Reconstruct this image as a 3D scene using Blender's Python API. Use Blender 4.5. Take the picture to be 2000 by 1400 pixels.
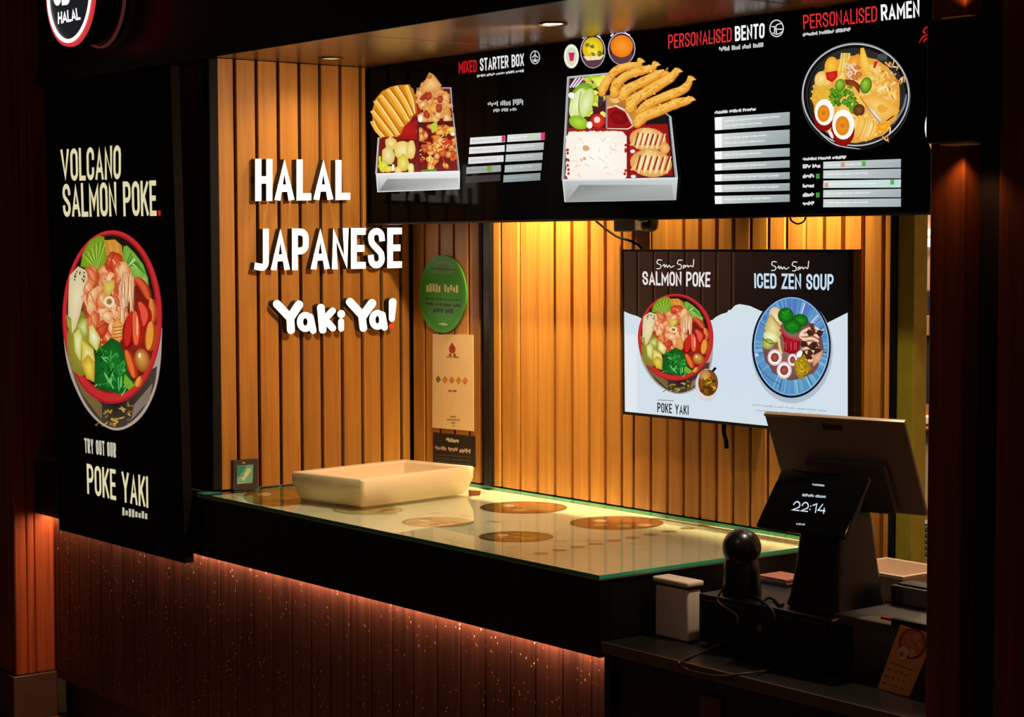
import bpy, bmesh, math, random
from mathutils import Vector, Matrix
random.seed(7)
for o in list(bpy.data.objects): bpy.data.objects.remove(o)
SC = bpy.context.scene
COL = SC.collection
# ------------------------------------------------------------------ camera
FPX, YAW, PITCH, ROLL = 3761.27, 0.91005, -0.058494, -0.002573
CAM = Vector((5.28766, -2.95246, 1.65))
Fw = Vector((-math.sin(YAW)*math.cos(PITCH), math.cos(YAW)*math.cos(PITCH), math.sin(PITCH)))
_r = Vector((math.cos(YAW), math.sin(YAW), 0)); _u = _r.cross(Fw)
Rt = _r*math.cos(ROLL) + _u*math.sin(ROLL); Up = _u*math.cos(ROLL) - _r*math.sin(ROLL)
cd = bpy.data.cameras.new('camera'); cam = bpy.data.objects.new('camera', cd); COL.objects.link(cam)
cd.sensor_fit = 'HORIZONTAL'; cd.sensor_width = 36; cd.lens = FPX/2000*36; cd.clip_start = .05
m = Matrix((Rt, Up, -Fw)).transposed().to_4x4(); m.translation = CAM; cam.matrix_world = m
SC.camera = cam
# ------------------------------------------------------------------ world and exposure
w = bpy.data.worlds.new('world'); SC.world = w; w.use_nodes = True
w.node_tree.nodes['Background'].inputs[0].default_value = (.55, .32, .2, 1)
w.node_tree.nodes['Background'].inputs[1].default_value = .03
vs = SC.view_settings
SC.display_settings.display_device = 'sRGB'
vs.view_transform = 'Standard'; vs.look = 'None'; vs.gamma = 1; vs.exposure = 0.0; vs.use_curve_mapping = False
# ------------------------------------------------------------------ helpers
def lin(c, k=1.0):
    out = []
    for v in c[:3]:
        v /= 255.0
        out.append((v/12.92 if v <= .04045 else ((v+.055)/1.055)**2.4)*k)
    return (*out, 1)
def ray(px, py): return Fw + Rt*((px-1000)/FPX) - Up*((py-700)/FPX)
def pl(px, py, ax, v):
    d = ray(px, py); return CAM + d*((v-CAM[ax])/d[ax])
def plane_pt(px, py, p0, n):
    d = ray(px, py); return CAM + d*((p0-CAM).dot(n)/d.dot(n))

def obj(name, verts, faces, mats, parent=None, loc=None, mi=None, cols=None, smooth=False, label=None):
    """one mesh object; verts in world coordinates"""
    off = Vector((0, 0, 0))
    if parent is not None:
        p = parent
        while p is not None: off += p.location; p = p.parent
    elif loc is not None: off = Vector(loc)
    else:
        xs = list(zip(*verts)); off = Vector(((min(xs[0])+max(xs[0]))/2, (min(xs[1])+max(xs[1]))/2, min(xs[2])))
    me = bpy.data.meshes.new(name)
    me.from_pydata([tuple(Vector(v)-off) for v in verts], [], faces)
    if not isinstance(mats, (list, tuple)): mats = [mats]
    for q in mats: me.materials.append(q)
    if mi: me.polygons.foreach_set('material_index', mi)
    if smooth: me.polygons.foreach_set('use_smooth', [True]*len(me.polygons))
    if cols:
        a = me.color_attributes.new('Col', 'FLOAT_COLOR', 'POINT')
        a.data.foreach_set('color', [x for c in cols for x in c])
    me.update()
    o = bpy.data.objects.new(name, me); COL.objects.link(o)
    if parent is not None: o.parent = parent
    else: o.location = off
    if label: o['label'] = label
    return o
def empty(name, loc, label, cat, group=None):
    o = bpy.data.objects.new(name, None); COL.objects.link(o); o.location = loc; o.empty_display_size = .05
    return tag(o, label, cat, group)
def tag(o, label, cat, group=None):
    o['label'] = label; o['category'] = cat
    if group: o['group'] = group
    return o
def struct(o, label=None):
    o['kind'] = 'structure'
    if label: o['label'] = label
    return o
class MB:
    def __init__(s): s.v = []; s.f = []; s.m = []
    def add(s, v, f, m=0):
        b = len(s.v); s.v += [Vector(q) for q in v]; s.f += [tuple(i+b for i in q) for q in f]; s.m += [m]*len(f); return s
    def box(s, x0, x1, y0, y1, z0, z1, m=0):
        v = [(x, y, z) for z in (z0, z1) for y in (y0, y1) for x in (x0, x1)]
        return s.add(v, [(0, 2, 3, 1), (4, 5, 7, 6), (0, 1, 5, 4), (2, 6, 7, 3), (0, 4, 6, 2), (1, 3, 7, 5)], m)
    def rbox(s, x0, x1, y0, y1, z0, z1, b=.004, seg=2, m=0, M=None):
        bm = bmesh.new(); bmesh.ops.create_cube(bm, size=1)
        bmesh.ops.scale(bm, vec=(x1-x0, y1-y0, z1-z0), verts=bm.verts)
        bmesh.ops.bevel(bm, geom=bm.edges[:], offset=b, segments=seg, affect='EDGES', profile=.5)
        bmesh.ops.translate(bm, vec=((x0+x1)/2, (y0+y1)/2, (z0+z1)/2), verts=bm.verts)
        if M is not None: bmesh.ops.transform(bm, matrix=M, verts=bm.verts)
        bm.verts.index_update()
        s.add([q.co.copy() for q in bm.verts], [tuple(q.index for q in f.verts) for f in bm.faces], m); bm.free(); return s
    def prism(s, ring, d, m=0, ms=None):
        """ring: world points; extruded by vector d"""
        n = len(ring); ring = [Vector(q) for q in ring]; d = Vector(d)
        f = [tuple(range(n)), tuple(reversed(range(n, 2*n)))]
        b = len(s.v); s.v += ring + [q+d for q in ring]
        s.f += [tuple(i+b for i in q) for q in f]; s.m += [m, m]
        for i in range(n):
            j = (i+1) % n; s.f.append((b+i, b+n+i, b+n+j, b+j)); s.m.append(m if ms is None else ms)
        return s
    def tube(s, pts, r, n=8, m=0, cap=True):
        pts = [Vector(p) for p in pts]; b = len(s.v); R = r if isinstance(r, (list, tuple)) else [r]*len(pts)
        for i, p in enumerate(pts):
            t = (pts[min(i+1, len(pts)-1)] - pts[max(i-1, 0)]).normalized()
            a = t.cross(Vector((0, 0, 1)));  a = a if a.length > .05 else t.cross(Vector((1, 0, 0)))
            a.normalize(); c = t.cross(a)
            for k in range(n):
                g = 2*math.pi*k/n; s.v.append(p + (a*math.cos(g)+c*math.sin(g))*R[i])
        for i in range(len(pts)-1):
            for k in range(n):
                q = (k+1) % n; s.f.append((b+i*n+k, b+i*n+q, b+(i+1)*n+q, b+(i+1)*n+k)); s.m.append(m)
        if cap:
            s.f.append(tuple(b+k for k in range(n))); s.f.append(tuple(b+(len(pts)-1)*n+k for k in reversed(range(n)))); s.m += [m, m]
        return s
    def lathe(s, c, prof, n=32, axis=2, m=0, sx=1, sy=1):
        b = len(s.v); c = Vector(c)
        for (r, h) in prof:
            for k in range(n):
                g = 2*math.pi*k/n; a, e = r*math.cos(g)*sx, r*math.sin(g)*sy
                s.v.append(c + (Vector((a, e, h)) if axis == 2 else Vector((a, h, e)) if axis == 1 else Vector((h, a, e))))
        for i in range(len(prof)-1):
            for k in range(n):
                q = (k+1) % n; s.f.append((b+i*n+k, b+i*n+q, b+(i+1)*n+q, b+(i+1)*n+k)); s.m.append(m)
        s.f.append(tuple(b+k for k in range(n))); s.f.append(tuple(b+(len(prof)-1)*n+k for k in range(n))); s.m += [m, m]
        return s
    def build(s, name, mats, parent=None, loc=None, smooth=False, label=None):
        return obj(name, s.v, s.f, mats, parent, loc, s.m, None, smooth, label)
def smooth_by_angle(o, ang=40):
    me = o.data; me.polygons.foreach_set('use_smooth', [True]*len(me.polygons))
    bm = bmesh.new(); bm.from_mesh(me); bmesh.ops.recalc_face_normals(bm, faces=bm.faces)
    for e in bm.edges:
        if len(e.link_faces) == 2 and e.calc_face_angle(0) > math.radians(ang): e.smooth = False
    bm.to_mesh(me); bm.free(); return o
def fixn(o):
    bm = bmesh.new(); bm.from_mesh(o.data); bmesh.ops.recalc_face_normals(bm, faces=bm.faces); bm.to_mesh(o.data); bm.free(); return o
def spline(pts, k=6):
    pts = [Vector(p) for p in pts]; P = [pts[0]] + pts + [pts[-1]]; out = []
    for i in range(1, len(P)-2):
        for j in range(k):
            t = j/k; a, b, c, d = P[i-1], P[i], P[i+1], P[i+2]
            out.append(.5*((2*b)+(c-a)*t+(2*a-5*b+4*c-d)*t*t+(3*b-a-3*c+d)*t**3))
    return out + [pts[-1]]
# ------------------------------------------------------------------ materials
MATS = {}
def mat(name, col, rough=.5, metal=0, spec=.5, emit=None, es=1, noise=0, scale=20, bump=0, coat=0, trans=0):
    if name in MATS: return MATS[name]
    q = bpy.data.materials.new(name); q.use_nodes = True; nt = q.node_tree; b = nt.nodes['Principled BSDF']
    c = lin(col); b.inputs['Base Color'].default_value = c
    b.inputs['Roughness'].default_value = rough; b.inputs['Metallic'].default_value = metal
    b.inputs['Specular IOR Level'].default_value = spec; b.inputs['Coat Weight'].default_value = coat
    b.inputs['Coat Roughness'].default_value = .05
    if emit: b.inputs['Emission Color'].default_value = lin(emit); b.inputs['Emission Strength'].default_value = es
    if noise or bump:
        tc = nt.nodes.new('ShaderNodeTexCoord'); n = nt.nodes.new('ShaderNodeTexNoise'); n.inputs['Scale'].default_value = scale
        n.inputs['Detail'].default_value = 6; nt.links.new(tc.outputs['Object'], n.inputs['Vector'])
        if noise:
            mx = nt.nodes.new('ShaderNodeMix'); mx.data_type = 'RGBA'
            mx.inputs[6].default_value = (c[0]*(1-noise), c[1]*(1-noise), c[2]*(1-noise), 1)
            mx.inputs[7].default_value = (min(1, c[0]*(1+noise)), min(1, c[1]*(1+noise)), min(1, c[2]*(1+noise)), 1)
            nt.links.new(n.outputs[0], mx.inputs[0]); nt.links.new(mx.outputs[2], b.inputs['Base Color'])
        if bump:
            bp = nt.nodes.new('ShaderNodeBump'); bp.inputs['Strength'].default_value = bump; bp.inputs['Distance'].default_value = .004
            nt.links.new(n.outputs[0], bp.inputs['Height']); nt.links.new(bp.outputs[0], b.inputs['Normal'])
    MATS[name] = q; return q
def wood(name, dark, light, rough=.45, axis=2, bump=.15, spots=0, spec=.4):
    """plank timber: long grain along `axis`, each plank a little different"""
    q = bpy.data.materials.new(name); q.use_nodes = True; nt = q.node_tree; N = nt.nodes; L = nt.links; b = N['Principled BSDF']
    tc = N.new('ShaderNodeTexCoord'); oi = N.new('ShaderNodeObjectInfo')
    mp = N.new('ShaderNodeMapping'); s = [38, 38, 38]; s[axis] = 1.6; mp.inputs['Scale'].default_value = s
    L.new(tc.outputs['Object'], mp.inputs['Vector'])
    ad = N.new('ShaderNodeVectorMath'); ad.operation = 'ADD'; sc = N.new('ShaderNodeVectorMath'); sc.operation = 'SCALE'
    sc.inputs[0].default_value = (37, 91, 53); L.new(oi.outputs['Random'], sc.inputs['Scale'])
    L.new(mp.outputs[0], ad.inputs[0]); L.new(sc.outputs[0], ad.inputs[1])
    n1 = N.new('ShaderNodeTexNoise'); n1.inputs['Scale'].default_value = 1.0; n1.inputs['Detail'].default_value = 8; n1.inputs['Roughness'].default_value = .65
    n1.inputs['Distortion'].default_value = .6
    L.new(ad.outputs[0], n1.inputs['Vector'])
    cr = N.new('ShaderNodeValToRGB'); e = cr.color_ramp.elements
    e[0].position = .28; e[0].color = lin(dark); e[1].position = .66; e[1].color = lin(light)
    L.new(n1.outputs[0], cr.inputs[0])
    hs = N.new('ShaderNodeHueSaturation'); mr = N.new('ShaderNodeMapRange'); mr.inputs['To Min'].default_value = .82; mr.inputs['To Max'].default_value = 1.1
    L.new(oi.outputs['Random'], mr.inputs[0]); L.new(mr.outputs[0], hs.inputs['Value']); L.new(cr.outputs[0], hs.inputs['Color'])
    out = hs.outputs[0]
    if spots:   # pale splashes and drips dried on the boards
        mp2 = N.new('ShaderNodeMapping'); s2 = [70, 70, 70]; s2[axis] = 52; mp2.inputs['Scale'].default_value = s2; L.new(tc.outputs['Object'], mp2.inputs['Vector'])
        ad2 = N.new('ShaderNodeVectorMath'); ad2.operation = 'ADD'; L.new(mp2.outputs[0], ad2.inputs[0]); L.new(sc.outputs[0], ad2.inputs[1])
        vo = N.new('ShaderNodeTexVoronoi'); vo.inputs['Scale'].default_value = 1.0; L.new(ad2.outputs[0], vo.inputs['Vector'])
        r2 = N.new('ShaderNodeValToRGB'); r2.color_ramp.elements[0].position = .1; r2.color_ramp.elements[0].color = (1, 1, 1, 1)
        r2.color_ramp.elements[1].position = .2; r2.color_ramp.elements[1].color = (0, 0, 0, 1); L.new(vo.outputs['Distance'], r2.inputs[0])
        n3 = N.new('ShaderNodeTexNoise'); n3.inputs['Scale'].default_value = .25; n3.inputs['Detail'].default_value = 3; L.new(ad2.outputs[0], n3.inputs['Vector'])
        r3 = N.new('ShaderNodeValToRGB'); r3.color_ramp.elements[0].position = .46; r3.color_ramp.elements[1].position = .6; L.new(n3.outputs[0], r3.inputs[0])
        mu = N.new('ShaderNodeMath'); mu.operation = 'MULTIPLY'; L.new(r2.outputs[0], mu.inputs[0]); L.new(r3.outputs[0], mu.inputs[1])
        m2 = N.new('ShaderNodeMath'); m2.operation = 'MULTIPLY'; m2.inputs[1].default_value = spots; L.new(mu.outputs[0], m2.inputs[0])
        mx = N.new('ShaderNodeMix'); mx.data_type = 'RGBA'; L.new(m2.outputs[0], mx.inputs[0]); L.new(out, mx.inputs[6]); mx.inputs[7].default_value = lin((255, 220, 190))
        out = mx.outputs[2]
    L.new(out, b.inputs['Base Color'])
    bp = N.new('ShaderNodeBump'); bp.inputs['Strength'].default_value = bump; bp.inputs['Distance'].default_value = .002
    L.new(n1.outputs[0], bp.inputs['Height']); L.new(bp.outputs[0], b.inputs['Normal'])
    b.inputs['Roughness'].default_value = rough; b.inputs['Specular IOR Level'].default_value = spec
    MATS[name] = q; return q
def printmat(name, backlit=1.0, rough=.35, coat=0, reflect=.3):
    q = bpy.data.materials.new(name); q.use_nodes = True; nt = q.node_tree; b = nt.nodes['Principled BSDF']
    a = nt.nodes.new('ShaderNodeAttribute'); a.attribute_name = 'Col'
    if backlit:
        b.inputs['Base Color'].default_value = (.004, .004, .004, 1); nt.links.new(a.outputs['Color'], b.inputs['Emission Color']); b.inputs['Emission Strength'].default_value = backlit
    else: nt.links.new(a.outputs['Color'], b.inputs['Base Color'])
    b.inputs['Roughness'].default_value = rough; b.inputs['Specular IOR Level'].default_value = reflect; b.inputs['Coat Weight'].default_value = coat
    MATS[name] = q; return q
W_HONEY = wood('honey_larch', (164, 98, 34), (196, 131, 50), .45)
W_DARK = wood('dark_stained_plank', (110, 58, 32), (160, 92, 52), .5)
W_FRONT = wood('counter_front_board', (54, 32, 24), (100, 62, 46), .42, spots=.9)
W_POST = wood('column_timber', (112, 52, 22), (178, 92, 40), .5)
BLACK = mat('black_laminate', (13, 12, 11), .3, noise=.3, scale=6)
BLACKM = mat('black_metal', (22, 21, 20), .38, metal=.4)
BLACKP = mat('black_plastic', (12, 12, 13), .38)
BACK = mat('groove_backing', (6, 4, 3), .9)
FASC = mat('fascia_black', (12, 11, 11), .35)
# ------------------------------------------------------------------ lamps
def area(name, loc, rot, sx, sy, power, col, parent=None, spread=180):
    l = bpy.data.lights.new(name, 'AREA'); l.shape = 'RECTANGLE'; l.size = sx; l.size_y = sy; l.energy = power; l.color = col; l.spread = math.radians(spread)
    o = bpy.data.objects.new(name, l); COL.objects.link(o); o.rotation_euler = rot
    o.location = Vector(loc) - (parent.location if parent else Vector((0, 0, 0)))
    if parent: o.parent = parent
    return o
def spot(name, loc, aim, power, col, angle=150, blend=1, rad=.03, parent=None):
    l = bpy.data.lights.new(name, 'SPOT'); l.energy = power; l.color = col; l.spot_size = math.radians(angle); l.spot_blend = blend; l.shadow_soft_size = rad
    o = bpy.data.objects.new(name, l); COL.objects.link(o)
    o.rotation_euler = (Vector(aim)-Vector(loc)).to_track_quat('-Z', 'Y').to_euler()
    o.location = Vector(loc) - (parent.location if parent else Vector((0, 0, 0)))
    if parent: o.parent = parent
    return o
WARM = (1.0, .79, .53)
# ------------------------------------------------------------------ key sizes (metres)
CT, D, HS, L_, YF, YM, HM, HA = .886, .733, 2.232, 1.910, -.069, .552, 1.7255, .690
def plank(name, a0, a1, z0, z1, face, back, axis, M, parent, ch=.0018):
    """one upright board; axis 'x': spans x a0..a1 facing -y; 'y': spans y a0..a1 facing +x"""
    pr = [(a0, back), (a0, face+(ch if back > face else -ch)), (a0+ch, face), (a1-ch, face), (a1, face+(ch if back > face else -ch)), (a1, back)]
    P = [(p[0], p[1]) if axis == 'x' else (p[1], p[0]) for p in pr]
    mb = MB(); mb.prism([(x, y, z0) for x, y in P], (0, 0, z1-z0))
    return fixn(mb.build(name, M, parent))
# ------------------------------------------------------------------ the setting
fl = MB().box(-4, 6, -4.5, 3, -.12, -.06).build('floor', mat('floor_tile', (120, 84, 56), .5, noise=.25, scale=9, bump=.1)); struct(fl, 'brown tiled floor in front of the kiosk')
wl = MB().box(-.06, -.014, .062, D+.005, CT+.002, HS+.012).build('wall_left', BACK); struct(wl, 'honey timber side wall carrying the lit words')
gl = [425.5, 464, 506, 548, 589, 629, 668.8, 708, 746, 784, 806.5]
ys = [pl(x, 680, 0, 0).y for x in gl]; ys[0] = .002; ys[-1] = D-.003
for a, b in zip(ys, ys[1:]): plank('plank', a+.0056, b-.0056, CT+.004, HS-.002, 0, -.013, 'y', W_HONEY, wl)
wb = MB().box(-.06, 2.105, D+.014, D+.07, -.06, HS+.012).build('wall_back', BACK); struct(wb, 'honey timber back wall behind the television')
gb = [806, 830, 859, 887, 916, 938]
xs = [pl(x, 680, 1, D).x for x in gb]; xs[0] = .003
for a, b in zip(xs, xs[1:]): plank('plank', a+.0052, b-.0052, CT+.004, HS-.002, D, D+.013, 'x', W_HONEY, wb)
gb = [952, 978, 1014.3, 1048.7, 1083, 1117.2, 1150.6, 1182, 1214, 1237, 1270.5, 1303.6, 1334.8, 1366.9, 1399.4, 1431.9, 1465.4, 1500, 1534.6, 1571, 1608.4, 1645.7, 1684.7, 1724.4, 1747]
xs = [pl(x, 620, 1, D).x for x in gb]
for a, b in zip(xs, xs[1:]): plank('plank', a+.0056, b-.0056, CT+.004 if b < L_+.02 else .02, HS-.002, D, D+.013, 'x', W_HONEY, wb)
x0, x1 = pl(938, 680, 1, D-.03).x, pl(950, 680, 1, D-.03).x
struct(MB().rbox(x0, x1, D-.018, D+.012, CT+.004, HS-.002, .002).build('trim_1', BLACKM), 'black upright metal strip dividing the back wall')
struct(MB().rbox(pl(1747, 680, 1, D).x, pl(1757, 680, 1, D).x, D-.02, D+.06, 0, HS-.002, .002).build('trim_2', BLACKM), 'black metal edge strip at the end of the back wall')
wf = MB().box(-1.232, -.012, .014, .06, CT-.008, HS+.002).build('wall_front', BACK); struct(wf, 'dark stained plank wall around the tall poster')
px = [-.05-.0765*i for i in range(16)]
for b, a in zip(px, px[1:]): plank('plank', a+.003, b-.003, CT-.008, HS-.002, 0, .013, 'x', W_DARK, wf)
struct(MB().rbox(-.047, -.001, -.022, .03, CT+.004, HS-.002, .004).build('trim_3', mat('dark_bronze', (16, 13, 11), .7, spec=.2)), 'dark bronze metal corner post between poster wall and timber wall')
fa = MB().box(-1.9, 3.6, -.025, .2, HS+.004, 3.1).build('wall_fascia', FASC); struct(fa, 'black fascia above the kiosk opening')
struct(MB().box(-1.9, 3.6, -.035, -.024, HS-.004, HS+.05).build('trim_4', mat('fascia_lip', (20, 17, 15), .3)), 'black lip along the lower edge of the fascia')
ce = MB().box(-.06, 3.6, -.02, D+.08, HS+.014, HS+.04).build('ceiling', BACK); struct(ce, 'glossy brown soffit panels over the counter')
SOF = mat('soffit_laminate', (128, 96, 68), .27, noise=.15, scale=4, spec=.6)
for a, b in ((-.0, .785), (.795, 1.985), (1.995, 3.2)): MB().rbox(a, b, -.022, D+.01, HS, HS+.014, .0015).build('ceiling_panel', SOF, ce)
HALL = mat('hall_wall_paint', (34, 24, 20), .7, noise=.2, scale=3)
struct(MB().box(-4, -1.745, .0, .1, -.06, 3.1).build('wall_hall_left', HALL), 'dark hall wall left of the kiosk')
struct(MB().box(3.405, 6, .0, .045, -.06, 3.1).build('wall_hall_right', HALL), 'dark hall wall right of the kiosk')
# ------------------------------------------------------------------ columns
def column(x0, x1, y0, y1, name, label, boards, z0=-.06, rec=.045):
    c = empty(name, ((x0+x1)/2, (y0+y1)/2, -.06), label, 'column')
    MB().box(x0+rec, x1-rec, y0+rec, y1, z0, 3.1).build('core', mat('column_core', (30, 16, 10), .7), c)
    for (a, b, f0, f1) in boards: MB().rbox(a, b, f0, f1, z0, 3.1, .004, 1).build('timber', W_POST, c)
    return c
cy0 = pl(25, 900, 0, -1.236).y
lc = column(-1.72, -1.236, cy0, .06, 'timber_column', 'timber column with metal plinth beside the tall poster',
            [(-1.72, -1.50, cy0, cy0+.045), (-1.47, -1.236, cy0, cy0+.045), (-1.285, -1.236, cy0+.047, -.074), (-1.285, -1.239, -.071, .055)], z0=.105)
MB().rbox(-1.74, -1.226, cy0-.016, .004, -.06, .104, .003, 1).build('plinth', mat('plinth_metal', (92, 74, 56), .45, metal=.3, noise=.3, scale=14), lc, label='brushed metal kick plate')
rc = column(2.997, 3.4, -.217, .02, 'timber_column', 'dark timber column carrying the black wall lamp',
            [(2.997, 3.074, -.217, -.14), (3.15, 3.22, -.217, -.14), (3.30, 3.40, -.217, -.14), (2.997, 3.04, -.13, .02)])
lamp = empty('wall_lamp', (3.09, -.22, 1.83), 'black box-shaped up and down wall lamp on the column', 'wall lamp')
MB().rbox(3.036, 3.144, -.275, -.219, 1.828, 2.043, .003).build('body', BLACKP, lamp)
for z, a in ((2.046, 1), (1.825, -1)):
    MB().rbox(3.06, 3.12, -.265, -.228, z-.001, z+.001, .0004, 1).build('lens', mat('lamp_lens', (60, 30, 15), .4, emit=(255, 150, 70), es=.05), lamp)
    spot('lamp_light', (3.09, -.243, z+.006*a), (3.09, -.22, z+a), .35, (1, .5, .2), 120, .6, .008, lamp)
# ------------------------------------------------------------------ lettering (condensed stroke alphabet)
def arc(cx, cy, rx, ry, a0, a1, n=8):
    return [(cx+rx*math.cos(math.radians(a0+(a1-a0)*i/n)), cy+ry*math.sin(math.radians(a0+(a1-a0)*i/n))) for i in range(n+1)]
WM = {'M': 1.28, 'I': 0, 'L': .86, 'E': .88, 'F': .85, 'T': .94, 'A': 1.1, 'V': 1.1, 'Y': 1.08, 'X': 1.05, 'J': .86, '1': .62, ':': 0, '.': 0, ' ': .55, '4': 1.05}
def glyph(ch, w, t):
    h = t/2; L, R, B, T = h, w-h, h, 1-h; r = max((R-L)/2, .01); c = (L+R)/2; M = .5
    q = min(r, .22)
    if ch == 'A': return [[(L, B), (c, T), (R, B)], [(L+(R-L)*.22, .3), (R-(R-L)*.22, .3)]]
    if ch in 'BDPR':
        if ch == 'D': return [[(L, B), (L, T), (c, T)] + arc(c, T-r, r, r, 90, 0) + arc(c, B+r, r, r, 0, -90) + [(L, B)]]
        k = .54 if ch == 'B' else .46; a = min(r, (T-k)/2)
        up = [(L, T), (R-a, T)] + arc(R-a, T-a, a, a, 90, 0) + arc(R-a, k+a, a, a, 0, -90) + [(L, k)]
        if ch == 'B':
            b = min(r, (k-B)/2); return [[(L, B), (L, T)], up, [(R-b, k)] + arc(R-b, k-b, b, b, 90, 0) + arc(R-b, B+b, b, b, 0, -90) + [(L, B)]]
        if ch == 'R': return [[(L, B), (L, T)], up, [(c, k), (R, B)]]
        return [[(L, B), (L, T)], up]
    if ch in 'CO0':
        if ch == 'C': return [arc(c, T-r, r, r, -15, 180) + arc(c, B+r, r, r, 180, 375)]
        p = arc(c, T-r, r, r, 0, 180) + arc(c, B+r, r, r, 180, 360); return [p + [p[0], p[1]]]
    if ch == 'E': return [[(R, T), (L, T), (L, B), (R, B)], [(L, M), (R-.04, M)]]
    if ch == 'H': return [[(L, B), (L, T)], [(R, B), (R, T)], [(L, M), (R, M)]]
    if ch == 'I': return [[(h, B), (h, T)]]
    if ch == 'J': return [[(R, T)] + arc(R-r, B+r, r, r, 0, -100) + [(L, B+.02)]]
    if ch == 'K': return [[(L, B), (L, T)], [(R, T), (L+h*.6, M-.06)], [(L+(R-L)*.38, M+.04), (R, B)]]
    if ch == 'L': return [[(L, T), (L, B), (R, B)]]
    if ch == 'M': return [[(L, B), (L, T), (c, .34), (R, T), (R, B)]]
    if ch == 'N': return [[(L, B), (L, T), (R, B), (R, T)]]
    if ch == 'S':
        return [arc(c, T-r, r, r, -5, 180) + [(L, T-r-.02)] + [(L+(R-L)*(.5-.5*math.cos(math.pi*i/6)), (T-r-.05)+(B+r+.05-(T-r-.05))*i/6) for i in range(1, 6)] + arc(c, B+r, r, r, 0, -185)]
    if ch == 'T': return [[(L, T), (R, T)], [(c, B), (c, T)]]
    if ch == 'U': return [[(L, T)] + arc(c, B+r, r, r, 180, 360) + [(R, T)]]
    if ch == 'V': return [[(L, T), (c, B), (R, T)]]
    if ch == 'X': return [[(L, T), (R, B)], [(R, T), (L, B)]]
    if ch == 'Y': return [[(L, T), (c, M-.04), (R, T)], [(c, M), (c, B)]]
    if ch == 'Z': return [[(L, T), (R, T), (L, B), (R, B)]]
    if ch == '1': return [[(L, T-.2), (R, T), (R, B)]]
    if ch == '2': return [arc(c, T-r, r, r, 170, -20) + [(L, B), (R, B)]]
    if ch == '4': return [[(c+.05, T), (L, .3), (R, .3)], [(R-.1, .55), (R-.1, B)]]
    if ch == ':': return [[(h, .28), (h, .29)], [(h, .62), (h, .63)]]
    if ch == '.': return [[(h, B), (h, B+.02)]]
    return []
def ribbon(pts, t, square=True, clamp=None):
    """outline (left side, right side) of a mitred stroke"""
    P = [Vector((p[0], p[1])) for p in pts]; Q = [P[0]]
    for p in P[1:]:
        if (p-Q[-1]).length > 1e-5: Q.append(p)
    P = Q
    if len(P) < 2: return [], []
    if square:
        P[0] = P[0]-(P[1]-P[0]).normalized()*t/2; P[-1] = P[-1]+(P[-1]-P[-2]).normalized()*t/2
    Lf, Rg = [], []
    for i, p in enumerate(P):
        d0 = (p-P[i-1]).normalized() if i else None; d1 = (P[i+1]-p).normalized() if i < len(P)-1 else None
        if d0 is None: d0 = d1
        if d1 is None: d1 = d0
        n0 = Vector((-d0.y, d0.x)); n1 = Vector((-d1.y, d1.x)); nn = n0+n1
        if nn.length < .3: nn = n0
        nn.normalize(); k = 1/max(nn.dot(n0), .34)
        a, b = p+nn*k*t/2, p-nn*k*t/2
        if clamp: a.y = min(max(a.y, clamp[0]), clamp[1]); b.y = min(max(b.y, clamp[0]), clamp[1])
        Lf.append(a); Rg.append(b)
    return Lf, Rg
def layout(s, ratio, t, gap=.1, slant=0):
    """letters scaled so the line is `ratio` heights wide -> list of (char, list of ribbons in 0..1 x 0..1)"""
    fix = sum(t if c in 'I:.' else 0 for c in s) + gap*(len(s)-1); var = sum(WM.get(c, 1) for c in s if c not in 'I:.')
    w = (ratio-fix)/max(var, .1); x = 0; out = []
    for c in s:
        gw = t if c in 'I:.' else WM.get(c, 1)*w
        rb = []
        for st in glyph(c, gw, t):
            a, b = ribbon(st, t, True, (0, 1))
            if a: rb.append(([((p.x+x)/ratio, p.y) for p in a], [((p.x+x)/ratio, p.y) for p in b]))
        out.append((c, rb)); x += gw+gap
    return out
def bil(q, u, v):
    """q = TL, TR, BR, BL in photo pixels"""
    tx = q[0][0]+(q[1][0]-q[0][0])*u, q[0][1]+(q[1][1]-q[0][1])*u
    bx = q[3][0]+(q[2][0]-q[3][0])*u, q[3][1]+(q[2][1]-q[3][1])*u
    return bx[0]+(tx[0]-bx[0])*v, bx[1]+(tx[1]-bx[1])*v
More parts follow.
